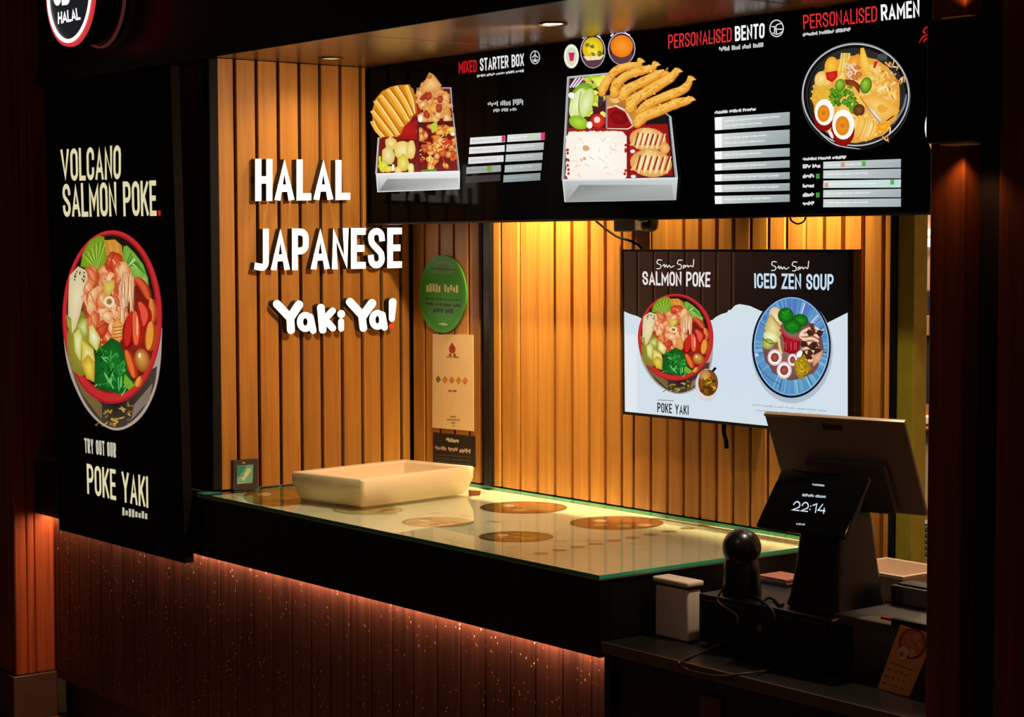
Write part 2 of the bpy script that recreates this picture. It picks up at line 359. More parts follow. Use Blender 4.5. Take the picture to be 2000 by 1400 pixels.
# ------------------------------------------------------------------ flat print on a plane, colours in a vertex attribute
class Print:
    def __init__(s, p0, n, k=1.0, eps=1.2e-5, start=.0006, M=None, bright=1.0, cut=None):
        s.p0 = Vector(p0); s.n = Vector(n).normalized(); s.v = []; s.f = []; s.c = []; s.z = start; s.eps = eps; s.k = k
        s.M = M or (lambda x, y: (x, y)); s.b = bright; s.marks = []
    def _p(s, x, y):
        x, y = s.M(x, y); return plane_pt(x, y, s.p0 + s.n*s.z, s.n)
    def poly(s, pts, col, cc=None, at=None, up=True):
        if up: s.z += s.eps
        b = len(s.v); c = lin(col, s.b)
        s.v += [s._p(*p) for p in pts]; s.c += [c]*len(pts); n = len(pts)
        if cc is None: s.f.append(tuple(range(b, b+n)))
        else:
            if at is None: at = (sum(p[0] for p in pts)/n, sum(p[1] for p in pts)/n)
            s.v.append(s._p(*at)); s.c.append(lin(cc, s.b))
            s.f += [(b+i, b+(i+1) % n, b+n) for i in range(n)]
    def grad(s, quad, cols, mk=False):
        if mk: s.mark()
        s.z += s.eps; b = len(s.v); s.v += [s._p(*p) for p in quad]; s.c += [lin(c, s.b) for c in cols]; s.f.append((b, b+1, b+2, b+3))
    def ell(s, cx, cy, rx, ry, col, cc=None, rot=0, off=(0, 0), n=20, a0=0, a1=360):
        ca, sa = math.cos(math.radians(rot)), math.sin(math.radians(rot)); pts = []
        for i in range(n + (0 if a1-a0 == 360 else 1)):
            g = math.radians(a0+(a1-a0)*i/n); x, y = rx*math.cos(g), ry*math.sin(g); pts.append((cx+x*ca-y*sa, cy+x*sa+y*ca))
        s.poly(pts, col, cc, None if cc is None else (cx+off[0], cy+off[1]))
    def blob(s, cx, cy, rx, ry, col, cc=None, jag=.15, n=16, off=(0, 0), rot=0):
        ca, sa = math.cos(math.radians(rot)), math.sin(math.radians(rot)); pts = []
        for i in range(n):
            g = 2*math.pi*i/n; k = 1+random.uniform(-jag, jag); x, y = rx*k*math.cos(g), ry*k*math.sin(g)
            pts.append((cx+x*ca-y*sa, cy+x*sa+y*ca))
        s.poly(pts, col, cc or col, (cx+off[0], cy+off[1]))
    def ring(s, cx, cy, rx, ry, w, col, rot=0, n=48, wy=None):
        wy = w if wy is None else wy; s.z += s.eps; b = len(s.v); ca, sa = math.cos(math.radians(rot)), math.sin(math.radians(rot))
        for i in range(n):
            g = 2*math.pi*i/n
            for e in (0, 1):
                x, y = (rx-e*w)*math.cos(g), (ry-e*wy)*math.sin(g); s.v.append(s._p(cx+x*ca-y*sa, cy+x*sa+y*ca)); s.c.append(lin(col, s.b))
        for i in range(n):
            j = (i+1) % n; s.f.append((b+2*i, b+2*j, b+2*j+1, b+2*i+1))
    def stroke(s, pts, w, col, taper=False, col2=None, curve=False, prof=None):
        if curve: pts = [(p.x, p.y) for p in spline([(p[0], p[1], 0) for p in pts], 5)]
        a, b = ribbon(pts, 1.0, False)
        if not a: return
        s.z += s.eps; k = len(s.v); n = len(a)
        for i in range(n):
            mid = (a[i]+b[i])/2; e = w*(math.sin(math.pi*(i+.35)/(n-.3))**.55 if taper else 1); f = i/(n-1); e = w*prof(f) if prof else e
            c = lin(col, s.b) if col2 is None else tuple(u+(v-u)*f for u, v in zip(lin(col, s.b), lin(col2, s.b)))
            s.v.append(s._p(*(mid+(a[i]-mid)*e))); s.v.append(s._p(*(mid+(b[i]-mid)*e))); s.c += [c, c]
        for i in range(n-1): s.f.append((k+2*i, k+2*i+2, k+2*i+3, k+2*i+1))
    def sausage(s, pts, w, edge, hi):
        s.stroke(pts, w, edge, True, curve=True); s.stroke([(p[0]-w*.1, p[1]-w*.1) for p in pts], w*.55, hi, True, curve=True)
    def mark(s): s.marks.append((len(s.v), len(s.f)))
    def text(s, st, quad, col, wt=.15, gap=.1, col2=None):
        s.mark()
        wd = math.hypot(quad[1][0]-quad[0][0], quad[1][1]-quad[0][1])/s.k; ht = abs(quad[3][1]-quad[0][1])
        s.z += s.eps
        for ch, rb in layout(st, wd/ht, wt, gap):
            for a, b in rb:
                k = len(s.v)
                for p, q in zip(a, b):
                    s.v += [s._p(*bil(quad, *p)), s._p(*bil(quad, *q))]; s.c += [lin(col, s.b)]*2
                for i in range(len(a)-1): s.f.append((k+2*i, k+2*i+2, k+2*i+3, k+2*i+1))
    def scrib(s, quad, col, fill=.75, words=3, dens=1.0):
        """lettering too small to read in the photograph: a row of fine upright marks"""
        s.z += s.eps; wd = math.hypot(quad[1][0]-quad[0][0], quad[1][1]-quad[0][1]); ht = max(abs(quad[3][1]-quad[0][1]), 1); n = max(3, int(wd/ht*2.6*dens)); brk = {int(n*i/words) for i in range(1, words)}
        for i in range(n):
            if i in brk: continue
            u0, u1 = i/n, (i+fill)/n; y0, y1 = random.choice((0, 0, .1, .3)), random.choice((1, 1, .8, .7)); k = len(s.v)
            s.v += [s._p(*bil(quad, a, b)) for a, b in ((u0, y0), (u1, y0), (u1, y1), (u0, y1))]; s.c += [lin(col, s.b)]*4; s.f.append((k, k+1, k+2, k+3))
    def build(s, name, m, parent, label=None, split=False):
        if not split: return obj(name, s.v, s.f, m, parent, cols=s.c, label=label)
        mk = [(0, 0)] + [q for q in s.marks if q[0] > 0] + [(len(s.v), len(s.f))]
        for (v0, f0), (v1, f1) in zip(mk, mk[1:]):
            if v1 > v0 and f1 > f0: obj(name, s.v[v0:v1], [tuple(i-v0 for i in f) for f in s.f[f0:f1]], m, parent, cols=s.c[v0:v1], label=label)
# ------------------------------------------------------------------ counter
X0 = -1.234
ct = empty('service_counter', (.36, .3, -.06), 'long black counter with dark board front and lit underside', 'counter')
APR = mat('apron_black', (14, 12, 10), .25, noise=.5, scale=5, bump=.05)
MB().rbox(X0, L_-.002, YF, YF+.03, HA, CT-.012, .002).build('apron', APR, ct)
MB().rbox(L_-.024, L_-.002, YF+.032, .69, .5, CT-.012, .002).build('end_panel', BLACK, ct)
MB().box(.004, L_-.03, YF+.034, D-.004, CT-.03, CT-.0125).build('worktop', BLACK, ct)
MB().box(X0, 0, YF+.034, -.002, CT-.03, CT-.0125).build('ledge', BLACK, ct)
MB().box(X0, L_-.004, YF+.031, .0, HA+.008, HA+.018).build('underside', BLACK, ct)
MB().box(X0, 1.9, .04, .06, -.06, .085).build('kick_board', mat('kick_board', (44, 28, 20), .5), ct)
bs = MB().box(X0+.004, L_-.006, .014, .04, .08, HA+.007).build('base_panel', BACK, ct)
gp = [429.5, 461, 494.3, 531.6, 569, 606, 643.6, 683, 724, 765.4, 806.7, 853, 899, 947, 996, 1045, 1098, 1154, 1213]
gx = [pl(x, 1082+.2556*(x-370)+30, 1, 0).x for x in gp]
while gx[0] > X0+.12: gx.insert(0, gx[0]-.0845)
gx.insert(0, X0+.01)
for a, b in zip(gx, gx[1:]): plank('board', a+.0012, b-.0012, .082, HA+.007, 0, .014, 'x', W_FRONT, bs, ch=.004)
led = empty('led_strip', (.33, -.02, HA+.008), 'warm red light strip glowing under the black counter apron', 'light strip')
MB().box(X0+.02, L_-.03, -.020, -.002, HA+.003, HA+.0075).build('strip_channel', mat('strip_channel', (60, 40, 30), .5), led)
MB().box(X0+.02, L_-.03, -.014, -.005, HA+.0005, HA+.0028).build('strip_diffuser', mat('strip_glow', (80, 30, 20), .5, emit=(255, 140, 100), es=1.5), led)
area('strip_light', ((X0+L_)/2-.018, -.010, HA-.0005), (0, 0, 0), L_-X0-.045, .008, 11, (1, .5, .33), led)
# printed sheet and glass
SHEET = mat('printed_marble_sheet', (240, 228, 200), .4, noise=.1, scale=7)
sh = MB().box(.004, L_-.004, YF+.004, D-.004, CT-.0115, CT-.0102).build('printed_sheet', SHEET, None, (.96, .3, CT-.0115)); tag(sh, 'cream marbled menu sheet printed with bowls under the counter glass', 'menu sheet')
gq = bpy.data.materials.new('counter_glass'); gq.use_nodes = True; nt = gq.node_tree; nt.nodes.remove(nt.nodes['Principled BSDF'])
tr = nt.nodes.new('ShaderNodeBsdfTransparent'); tr.inputs[0].default_value = (.93, .97, .94, 1); gs = nt.nodes.new('ShaderNodeBsdfGlossy'); gs.inputs['Roughness'].default_value = .015
fr = nt.nodes.new('ShaderNodeFresnel'); fr.inputs[0].default_value = 1.5; mx = nt.nodes.new('ShaderNodeMixShader')
ge = nt.nodes.new('ShaderNodeNewGeometry'); inv = nt.nodes.new('ShaderNodeMath'); inv.operation = 'SUBTRACT'; inv.inputs[0].default_value = 1; nt.links.new(ge.outputs['Backfacing'], inv.inputs[1]); mu_ = nt.nodes.new('ShaderNodeMath'); mu_.operation = 'MULTIPLY'; nt.links.new(fr.outputs[0], mu_.inputs[0]); nt.links.new(inv.outputs[0], mu_.inputs[1]); nt.links.new(mu_.outputs[0], mx.inputs[0]); nt.links.new(tr.outputs[0], mx.inputs[1]); nt.links.new(gs.outputs[0], mx.inputs[2]); nt.links.new(mx.outputs[0], nt.nodes['Material Output'].inputs[0])
GEDGE = mat('glass_edge_green', (70, 196, 156), .12)
g = MB(); g.box(-.012, L_+.004, YF-.006, D-.003, CT-.009, CT)
g.m = [0, 0, 1, 1, 1, 1]
gt = g.build('counter_glass', [gq, GEDGE], None, (.95, .3, CT-.009)); tag(gt, 'clear glass sheet with green edge over the counter', 'glass top')
MB().box(-.010, L_+.003, YF-.005, YF+.003, CT-.0122, CT-.0092).build('edge_trim', mat('pale_edge', (170, 155, 125), .5), ct)
MB().box(L_-.003, L_+.003, YF+.004, D-.004, CT-.0122, CT-.0092).build('edge_trim', MATS['pale_edge'], ct)
SP = printmat('sheet_print', 0, .4)
P = Print((0, 0, CT-.0101), (0, 0, 1), start=.0001, eps=6e-6)
def rz(x, y): return 700+x/3.333, 880+y/3.333
P.M = rz
for cx, cy, rx, ry, c1, c2, c3 in ((1075, 370, 285, 40, (140, 84, 48), (196, 120, 70), (84, 60, 44)), (515, 465, 235, 33, (206, 170, 110), (196, 120, 62), (150, 90, 60)),
        (1025, 560, 245, 36, (110, 84, 44), (214, 160, 60), (70, 60, 44)), (1680, 470, 305, 45, (150, 84, 54), (176, 84, 56), (110, 84, 60)),
        (60, 385, 230, 30, (200, 180, 130), (190, 140, 90), (120, 130, 60)), (-520, 300, 230, 60, (170, 120, 60), (190, 140, 60), (150, 100, 40))):
    P.mark(); P.ell(cx, cy, rx, ry, c3, n=36); P.ell(cx+rx*.03, cy, rx*.93, ry*.88, c1, c2, n=36)
    for i in range(9):
        a = random.uniform(0, 6.28); q = random.uniform(.2, .7); P.blob(cx+rx*q*math.cos(a), cy+ry*q*math.sin(a), rx*.16, ry*.2, random.choice((c1, c2, (222, 180, 110), (150, 60, 40), (120, 120, 50))))
    P.blob(cx-rx*.35, cy-ry*.3, rx*.14, ry*.2, (240, 220, 190))
P.mark(); P.poly([(715, 255), (800, 262), (790, 290), (720, 296)], (110, 44, 36))
for i in range(12):
    P.mark(); P.ell(1190+i*119, 668-i*20.5, 50, 6.5, (150, 120, 70), (190, 160, 104), n=14)
for i in range(26):
    x, y = random.uniform(-700, 1900), random.uniform(320, 700)
    if y > 500+x*.16: continue
    P.mark(); P.stroke([(x, y), (x+random.uniform(40, 110), y+random.uniform(-4, 8))], 3, (178, 158, 118))
P.build('printed_dish', SP, sh, split=True)
# ------------------------------------------------------------------ pale tray on the counter
tA, tB, tC, tD = Vector((.314, .064)), Vector((.62, .122)), Vector((.552, .585)), Vector((.246, .527))
tc_ = (tA+tB+tC+tD)/4
def ringz(sc, z, rnd=.028, sh=0):
    out = []; cs = [tc_+(q-tc_)*sc for q in (tA, tB, tC, tD)]
    for i in range(4):
        p, a, b = cs[i], cs[i-1], cs[(i+1) % 4]; d0, d1 = (a-p).normalized(), (b-p).normalized()
        for j in range(5):
            t = j/4; e0, e1 = p+d0*rnd, p+d1*rnd; q = e0*(1-t)**2+p*2*t*(1-t)+e1*t*t; out.append((q.x, q.y, z))
    return out
def insetz(inset, z, rnd):
    out = []; ux, uy = (tB-tA).normalized(), (tD-tA).normalized()
    hx, hy = (tB-tA).length/2-inset, (tD-tA).length/2-inset
    for sx, sy, a0 in ((-1, -1, 180), (1, -1, 270), (1, 1, 0), (-1, 1, 90)):
        for j in range(6):
            g_ = math.radians(a0+90*j/5); q = tc_+ux*(sx*(hx-rnd)+rnd*math.cos(g_))+uy*(sy*(hy-rnd)+rnd*math.sin(g_)); out.append((q.x, q.y, z))
    return out
rings = [insetz(.024, CT+.0005, .012), insetz(.016, CT+.01, .012), insetz(.002, CT+.05, .012), insetz(0, CT+.080, .012), insetz(.003, CT+.085, .011), insetz(.03, CT+.085, .008), insetz(.034, CT+.081, .007), insetz(.042, CT+.03, .01)]
v = [q for r_ in rings for q in r_]; n = len(rings[0]); f = []
for i in range(len(rings)-1):
    for k in range(n): j = (k+1) % n; f.append((i*n+k, i*n+j, (i+1)*n+j, (i+1)*n+k))
f += [tuple(reversed(range(n))), tuple((len(rings)-1)*n+k for k in range(n))]
TRAY = mat('pale_tray_wood', (240, 214, 172), .5, noise=.06, scale=5, bump=.03)
o = obj('serving_tray', v, f, TRAY, None, (tc_.x, tc_.y, CT)); tag(smooth_by_angle(o, 35), 'pale wooden tray with thick sloping sides on the glass counter', 'tray')
# ------------------------------------------------------------------ lit words on the timber wall
FACE = mat('letter_face_white', (250, 248, 240), .4, emit=(255, 250, 240), es=1.25)
FRED = mat('letter_face_red', (200, 40, 30), .4, emit=(226, 50, 30), es=.8)
SIDE = mat('letter_return', (40, 30, 18), .5)
def pxy(x, y, X): return pl(x, y, 0, X)
def solid(mb, front, X0_, X1_, strip=None, m=0):
    """front: list of photo pixels on plane X1_, extruded back to X0_"""
    if strip is None:
        ring = [pxy(x, y, X1_) for x, y in front]; n = len(ring); b = len(mb.v)
        mb.v += ring + [Vector((X0_, p.y, p.z)) for p in ring]
        mb.f.append(tuple(range(b, b+n))); mb.m.append(m)
        for i in range(n): j = (i+1) % n; mb.f.append((b+i, b+n+i, b+n+j, b+j)); mb.m.append(2)
    else:
        A, B_ = strip; a = [pxy(x, y, X1_) for x, y in A]; c = [pxy(x, y, X1_) for x, y in B_]; n = len(a); b = len(mb.v)
        for p, q in zip(a, c): mb.v += [p, q, Vector((X0_, p.y, p.z)), Vector((X0_, q.y, q.z))]
        for i in range(n-1):
            k = b+4*i; e = k+4
            mb.f += [(k, e, e+1, k+1), (k, k+2, e+2, e), (k+1, e+1, e+3, k+3)]; mb.m += [m, 2, 2]
        k = b+4*(n-1); mb.f += [(b, b+1, b+3, b+2), (k, k+2, k+3, k+1)]; mb.m += [2, 2]
def word(st, quad, wt, gap, name, label):
    c = pxy((quad[2][0]+quad[3][0])/2, quad[2][1], .02); e = empty(name, c, label, 'sign', 'lit words on the timber wall')
    wd = (quad[1][0]-quad[0][0])/.854; ht = (quad[3][1]-quad[0][1]+quad[2][1]-quad[1][1])/2
    for ch, rb in layout(st, wd/ht, wt, gap):
        mb = MB()
        for a, b in rb: solid(mb, None, .004, .032, ([bil(quad, *p) for p in a], [bil(quad, *p) for p in b]))
        fixn(mb.build('letter', [FACE, FRED, SIDE], e))
word('HALAL', [(498.5, 310), (684, 313), (684, 390), (498.5, 392.5)], .175, .075, 'lit_word', 'white lit word HALAL, topmost on the timber wall')
word('JAPANESE', [(497, 447), (785, 444.5), (785, 523), (497, 529)], .165, .07, 'lit_word', 'white lit word JAPANESE in the middle of the timber wall')
yk = empty('lit_word', pxy(660, 650, .02), 'white lit brush-lettered shop name with red dot, lowest on the wall', 'sign', 'lit words on the timber wall')
def zy(x, y): return 520+x/7.143, 560+y/7.143
def capsule(pts, w, w2=None):
    (x0, y0), (x1, y1) = pts; a = math.atan2(y1-y0, x1-x0); w2 = w2 or w; out = []
    for i in range(9): g_ = a+math.pi/2+math.pi*i/8; out.append((x0+w/2*math.cos(g_), y0+w/2*math.sin(g_)))
    for i in range(9): g_ = a-math.pi/2+math.pi*i/8; out.append((x1+w2/2*math.cos(g_), y1+w2/2*math.sin(g_)))
    return out
def brush(caps, rings=(), m=0):
    mb = MB()
    for c in caps: solid(mb, [zy(*p) for p in capsule(c[0], *c[1:])], .004, .034, None, m)
    for cx, cy, rx, ry, w_ in rings:
        A, B_ = [], []
        for i in range(25):
            g_ = 2*math.pi*i/24; A.append(zy(cx+(rx+w_/2)*math.cos(g_), cy+(ry+w_/2)*math.sin(g_))); B_.append(zy(cx+(rx-w_/2)*math.cos(g_), cy+(ry-w_/2)*math.sin(g_)))
        solid(mb, None, .004, .034, (A, B_), m)
    return fixn(mb.build('letter' if m == 0 else 'dot', [FACE, FRED, SIDE], yk))
brush([(((150, 240), (330, 430)), 112), (((455, 250), (340, 425)), 118), (((335, 420), (345, 605)), 108)])
brush([(((615, 420), (655, 610)), 92)], [(545, 490, 74, 96, 86)])
brush([(((762, 290), (788, 600)), 104), (((925, 335), (800, 465)), 92), (((830, 470), (928, 575)), 94)])
brush([(((1045, 376), (1045, 384)), 106), (((1045, 480), (1045, 585)), 80)])
brush([(((1168, 212), (1345, 405)), 112), (((1475, 230), (1352, 400)), 118), (((1335, 400), (1355, 575)), 104)])
brush([(((1620, 390), (1650, 565)), 92)], [(1550, 460, 70, 96, 86)])
brush([(((1765, 212), (1752, 450)), 106, 80)])
brush([(((1742, 545), (1743, 548)), 66)], m=1)
# ------------------------------------------------------------------ dish pictures
def poke(P, M):
    P.M = M; R = random.Random(3)
    body = [(78, 640), (84, 800), (110, 960), (160, 1100), (230, 1230), (320, 1325), (420, 1368), (520, 1338), (610, 1250), (680, 1100), (712, 920), (722, 700)]
    body = [(p.x, p.y) for p in spline([(x, y, 0) for x, y in body], 4)]
    P.poly(body, (176, 160, 150), (52, 44, 34), (410, 1150))
    P.poly([(p.x, p.y) for p in spline([(x, y, 0) for x, y in ((110, 900), (170, 1080), (240, 1215), (330, 1315), (420, 1352), (510, 1322), (600, 1230), (670, 1080), (690, 950))], 4)] + [(400, 1100)], (70, 62, 52), (30, 26, 20), (420, 1200))
    P.poly([(130, 960), (200, 1130), (330, 1300), (330, 1200), (230, 1100)], (120, 96, 50))
    P.poly([(520, 1300), (640, 1170), (660, 1060), (540, 1200)], (132, 112, 96))
    for i in range(26):
        x, y = R.uniform(310, 520), R.uniform(1200, 1345); P.stroke([(x, y), (x+R.uniform(-30, 30), y+R.uniform(-24, 24)), (x+R.uniform(-30, 30), y+R.uniform(-14, 24))], 8, R.choice(((180, 130, 44), (140, 100, 36), (206, 160, 70))))
    P.ell(397, 630, 325, 565, (176, 26, 44), n=56); P.ell(397, 622, 318, 556, (196, 44, 44), n=56); P.ell(393, 607, 296, 520, (150, 24, 30), n=56); P.ell(391, 607, 286, 508, (30, 20, 12), n=56); P.blob(385, 540, 190, 340, (150, 60, 30), (196, 96, 50), .06, 24); P.blob(560, 720, 120, 290, (110, 24, 14), (150, 40, 24), .05, 20); P.blob(190, 800, 90, 210, (130, 120, 40), (170, 160, 60), .05, 20)
    # green leaf fan
    P.poly([(190, 300), (205, 215), (250, 135), (310, 100), (345, 110), (362, 220), (355, 290), (300, 320), (240, 315)], (110, 150, 30), (150, 180, 44), (280, 250))
    for i in range(11): P.stroke([(295, 315), (205+i*15, 225-i*11 if i < 8 else 140)], 5, (70, 120, 24) if i % 2 else (176, 200, 80))
    P.poly([(345, 130), (415, 125), (460, 165), (470, 270), (420, 300), (360, 225)], (206, 140, 40), (232, 180, 80))
    for i in range(9): P.stroke([(355+i*12, 135+i*3), (385+i*9, 260+i*4)], 5, R.choice(((240, 196, 110), (190, 116, 40), (222, 160, 60))))
    P.poly([(470, 170), (495, 165), (545, 215), (600, 290), (630, 380), (610, 440), (560, 400), (500, 320), (465, 250)], (110, 160, 50), (150, 196, 90))
    for i in range(10): P.stroke([(475+i*9, 320-i*6), (520+i*12, 215+i*18)], 9, R.choice(((196, 214, 150), (80, 150, 40), (120, 180, 60), (60, 130, 40))))
    P.blob(600, 400, 36, 50, (120, 160, 70), (176, 200, 110))
    # white radish slab
    P.poly([(120, 360), (175, 300), (235, 330), (240, 420), (210, 520), (185, 620), (160, 700), (130, 745), (110, 640), (112, 480)], (214, 196, 150), (236, 222, 180))
    for i in range(14): P.ell(R.uniform(150, 220), R.uniform(335, 400), 5, 7, (50, 44, 40), n=6)
    # salmon chunks
    cols = (((200, 70, 34), (236, 150, 96)), ((176, 44, 24), (222, 96, 54)), ((214, 110, 60), (244, 186, 130)), ((226, 150, 96), (250, 214, 160)))
    for i in range(84):
        a = R.uniform(0, 6.283); q = math.sqrt(R.random()); x, y = 372+140*q*math.cos(a), 510+285*q*math.sin(a); c = R.choice(cols)
        rw, rh = R.uniform(24, 44), R.uniform(40, 76); P.blob(x, y, rw, rh, c[0], c[1], .22, 9, (-8, -14), R.uniform(-40, 40))
        P.stroke([(x-rw*.5, y-rh*.4), (x+rw*.4, y+rh*.5)], 5, R.choice(((250, 220, 180), (232, 170, 120), (160, 40, 20))))
    for x, y, h in ((470, 330, 240), (450, 420, 260), (505, 350, 250), (440, 560, 130)): P.poly([(x, y), (x+34, y+16), (x+30, y+h), (x+10, y+h-20)], (214, 160, 110), (246, 214, 166))
    for i in range(16): x = R.uniform(440, 520); P.stroke([(x, R.uniform(340, 420)), (x+R.uniform(-20, 20), R.uniform(500, 660))], 4, R.choice(((176, 84, 40), (250, 226, 190))))
    P.ell(378, 530, 34, 38, (240, 222, 180)); P.ell(378, 530, 18, 20, (150, 120, 60))
    P.poly([(340, 400), (410, 390), (412, 440), (375, 500), (345, 470)], (196, 170, 60), (226, 206, 110))
    P.poly([(430, 625), (475, 690), (470, 760), (440, 800), (395, 760), (395, 690)], (220, 140, 60), (244, 190, 110))
    for i in range(4): P.stroke([(400, 700+i*22), (470, 690+i*22)], 6, (170, 84, 30))
    # red sausages and nuts
    for pts, w_, c1, c2 in (([(545, 375), (600, 430), (640, 520)], 60, (176, 50, 24), (214, 90, 50)), ([(650, 510), (660, 600), (650, 680)], 52, (186, 84, 30), (220, 130, 66)),
            ([(580, 540), (615, 620), (600, 700)], 84, (170, 24, 20), (226, 84, 60)), ([(530, 610), (510, 720), (500, 830)], 92, (130, 14, 14), (196, 40, 30)),
            ([(550, 600), (560, 710), (560, 820)], 80, (176, 30, 14), (230, 100, 60)), ([(490, 850), (520, 940), (545, 1030)], 62, (186, 50, 20), (226, 110, 50)),
            ([(655, 670), (650, 760), (640, 850)], 84, (176, 70, 20), (232, 150, 60)), ([(580, 1020), (565, 1060), (560, 1085)], 40, (200, 120, 30), (226, 160, 60))): P.sausage(pts, w_, c1, c2)
    P.ell(592, 912, 52, 80, (150, 60, 16), (232, 170, 80), -10, (-10, -30)); P.ell(560, 690, 5, 70, (250, 190, 160), n=8); P.ell(575, 880, 8, 16, (255, 240, 210), n=8)
    # egg / fruit wedges
    for pts, c1, c2 in (([(95, 610), (130, 640), (135, 750), (105, 690)], (130, 130, 40), (176, 176, 70)), ([(165, 690), (200, 635), (235, 640), (240, 740), (215, 770)], (150, 150, 30), (222, 226, 150)),
            ([(145, 740), (180, 705), (200, 750), (190, 920), (155, 860)], (196, 196, 90), (240, 238, 180)), ([(245, 690), (270, 680), (320, 770), (300, 860), (245, 790)], (196, 190, 70), (248, 244, 200)),
            ([(200, 780), (275, 840), (285, 920), (200, 950)], (206, 180, 50), (244, 232, 160)), ([(195, 930), (240, 870), (285, 930), (280, 1055), (230, 1030)], (190, 150, 20), (240, 216, 90))): P.poly(pts, c1, c2)
    # seaweed heap
    P.poly([(285, 900), (320, 830), (390, 765), (440, 790), (480, 880), (500, 990), (545, 1070), (500, 1110), (440, 1132), (330, 1100), (280, 1060)], (16, 84, 24), (30, 120, 40))
    for i in range(46):
        x, y = R.uniform(305, 480), R.uniform(830, 1090); P.stroke([(x, y), (x+R.uniform(-34, 34), y+R.uniform(-60, 60)), (x+R.uniform(-40, 40), y+R.uniform(-40, 60))], R.uniform(5, 9), R.choice(((20, 90, 26), (60, 160, 60), (110, 196, 110), (10, 64, 18), (36, 130, 44))), curve=True)
    P.poly([(480, 1000), (545, 1075), (505, 1105), (470, 1060)], (120, 170, 40))
    for a0 in range(200, 330, 10): pass
def starter(P):
    P.M = lambda x, y: (710+x/5.185, 120+y/5.185); R = random.Random(5)
    P.poly([(540, 265), (885, 265), (905, 520), (975, 1120), (125, 1140), (150, 770), (500, 500)], (120, 124, 128))
    P.poly([(552, 275), (872, 275), (955, 1108), (140, 1136), (162, 790), (520, 520)], (120, 14, 20), (84, 8, 14), (540, 800))
    P.poly([(540, 300), (590, 300), (590, 560), (510, 560)], (150, 30, 30)); P.poly([(372, 640), (545, 590), (545, 790), (330, 780)], (150, 10, 20), (186, 20, 26), (450, 690))
    # ribbed cutlet
    P.poly([(330, 242), (450, 232), (505, 280), (530, 400), (542, 520), (500, 555), (470, 605), (410, 662), (372, 742), (340, 765), (200, 762), (130, 700), (95, 610), (84, 510), (120, 380), (190, 300), (260, 262)], (206, 124, 24), (236, 164, 44), (280, 480))
    for q in ([(440, 240), (495, 380), (518, 525)], [(335, 250), (430, 400), (497, 545)], [(255, 282), (365, 430), (462, 600)], [(182, 340), (305, 500), (405, 655)], [(128, 395), (245, 560), (362, 742)], [(98, 495), (195, 620), (300, 755)], [(98, 600), (145, 690), (210, 762)]):
        P.stroke([(x+14, y-4) for x, y in q], 26, (196, 110, 18), curve=True); P.stroke([(x-22, y+6) for x, y in q], 22, (246, 182, 60), curve=True); P.stroke(q, 15, (252, 226, 150), curve=True)
    # fried pieces
    for i in range(64):
        x, y = R.uniform(570, 860), 170+430*i/64
        if y < 190+abs(x-680)*1.0: continue
        P.blob(x, y, R.uniform(34, 60), R.uniform(30, 60), R.choice(((200, 112, 40), (222, 146, 66), (206, 126, 46))), R.choice(((248, 206, 126), (240, 184, 96), (250, 222, 166))), .25, 9, (-8, -10))
    P.poly([(630, 180), (665, 110), (705, 130), (740, 170), (790, 240), (770, 300), (600, 330), (570, 300)], (214, 140, 70), (246, 206, 130)); P.ell(668, 155, 26, 24, (190, 110, 40)); P.poly([(560, 380), (640, 300), (670, 360), (600, 400)], (160, 50, 30))
    for x, y in ((640, 540), (770, 380), (660, 350), (760, 470)): P.blob(x, y, 30, 46, (150, 40, 30), (196, 80, 50), .3, 9)
    P.ell(575, 580, 24, 36, (250, 244, 230)); P.poly([(550, 620), (900, 600), (905, 650), (550, 640)], (70, 16, 14))
    # lower right mixed
    for i in range(60):
        x, y = R.uniform(570, 930), R.uniform(660, 1090); P.blob(x, y, R.uniform(22, 48), R.uniform(22, 48), R.choice(((206, 110, 30), (222, 150, 50), (190, 50, 24), (170, 24, 16), (226, 180, 70))), R.choice(((250, 214, 120), (232, 130, 60), (244, 196, 110), (222, 70, 44))), .3, 8)
    for i in range(22): x, y = R.uniform(570, 930), R.uniform(660, 1080); P.stroke([(x, y), (x+R.uniform(-60, 60), y+R.uniform(-50, 50)), (x+R.uniform(-50, 50), y+R.uniform(-50, 50))], 9, R.choice(((250, 220, 150), (240, 190, 90), (210, 80, 40))), curve=True)
    P.poly([(680, 640), (745, 600), (745, 700), (690, 720)], (196, 200, 60)); P.ell(905, 735, 14, 18, (255, 255, 250)); P.poly([(580, 1100), (740, 1085), (740, 1112), (585, 1118)], (90, 140, 60))
    # lower left pale pieces
    for x, y, rx, ry, c1, c2 in ((275, 830, 60, 70, (226, 180, 80), (250, 226, 160)), (250, 950, 66, 100, (214, 190, 90), (244, 228, 170)), (400, 900, 90, 100, (226, 200, 90), (248, 232, 170)), (400, 1030, 60, 90, (206, 186, 40), (240, 228, 120)),
            (480, 890, 50, 90, (226, 190, 90), (246, 226, 160)), (200, 1060, 50, 60, (190, 200, 30), (236, 236, 120)), (480, 1080, 34, 50, (226, 214, 90), (250, 246, 200)), (250, 1090, 50, 34, (220, 190, 40), (250, 230, 120)), (350, 1100, 40, 34, (226, 180, 70), (250, 226, 160))): P.blob(x, y, rx, ry, c1, c2, .12, 12)
    P.ell(300, 1075, 14, 36, (255, 252, 240)); P.stroke([(165, 960), (175, 1060), (250, 1110)], 24, (214, 220, 30), curve=True)
    P.stroke([(545, 600), (545, 1118)], 16, (150, 20, 30)); P.poly([(540, 640), (560, 640), (575, 1118), (545, 1118)], (90, 20, 30))
    P.grad([(125, 1140), (975, 1112), (972, 1292), (138, 1322)], [(226, 228, 230), (236, 238, 238), (190, 192, 192), (150, 152, 150)])
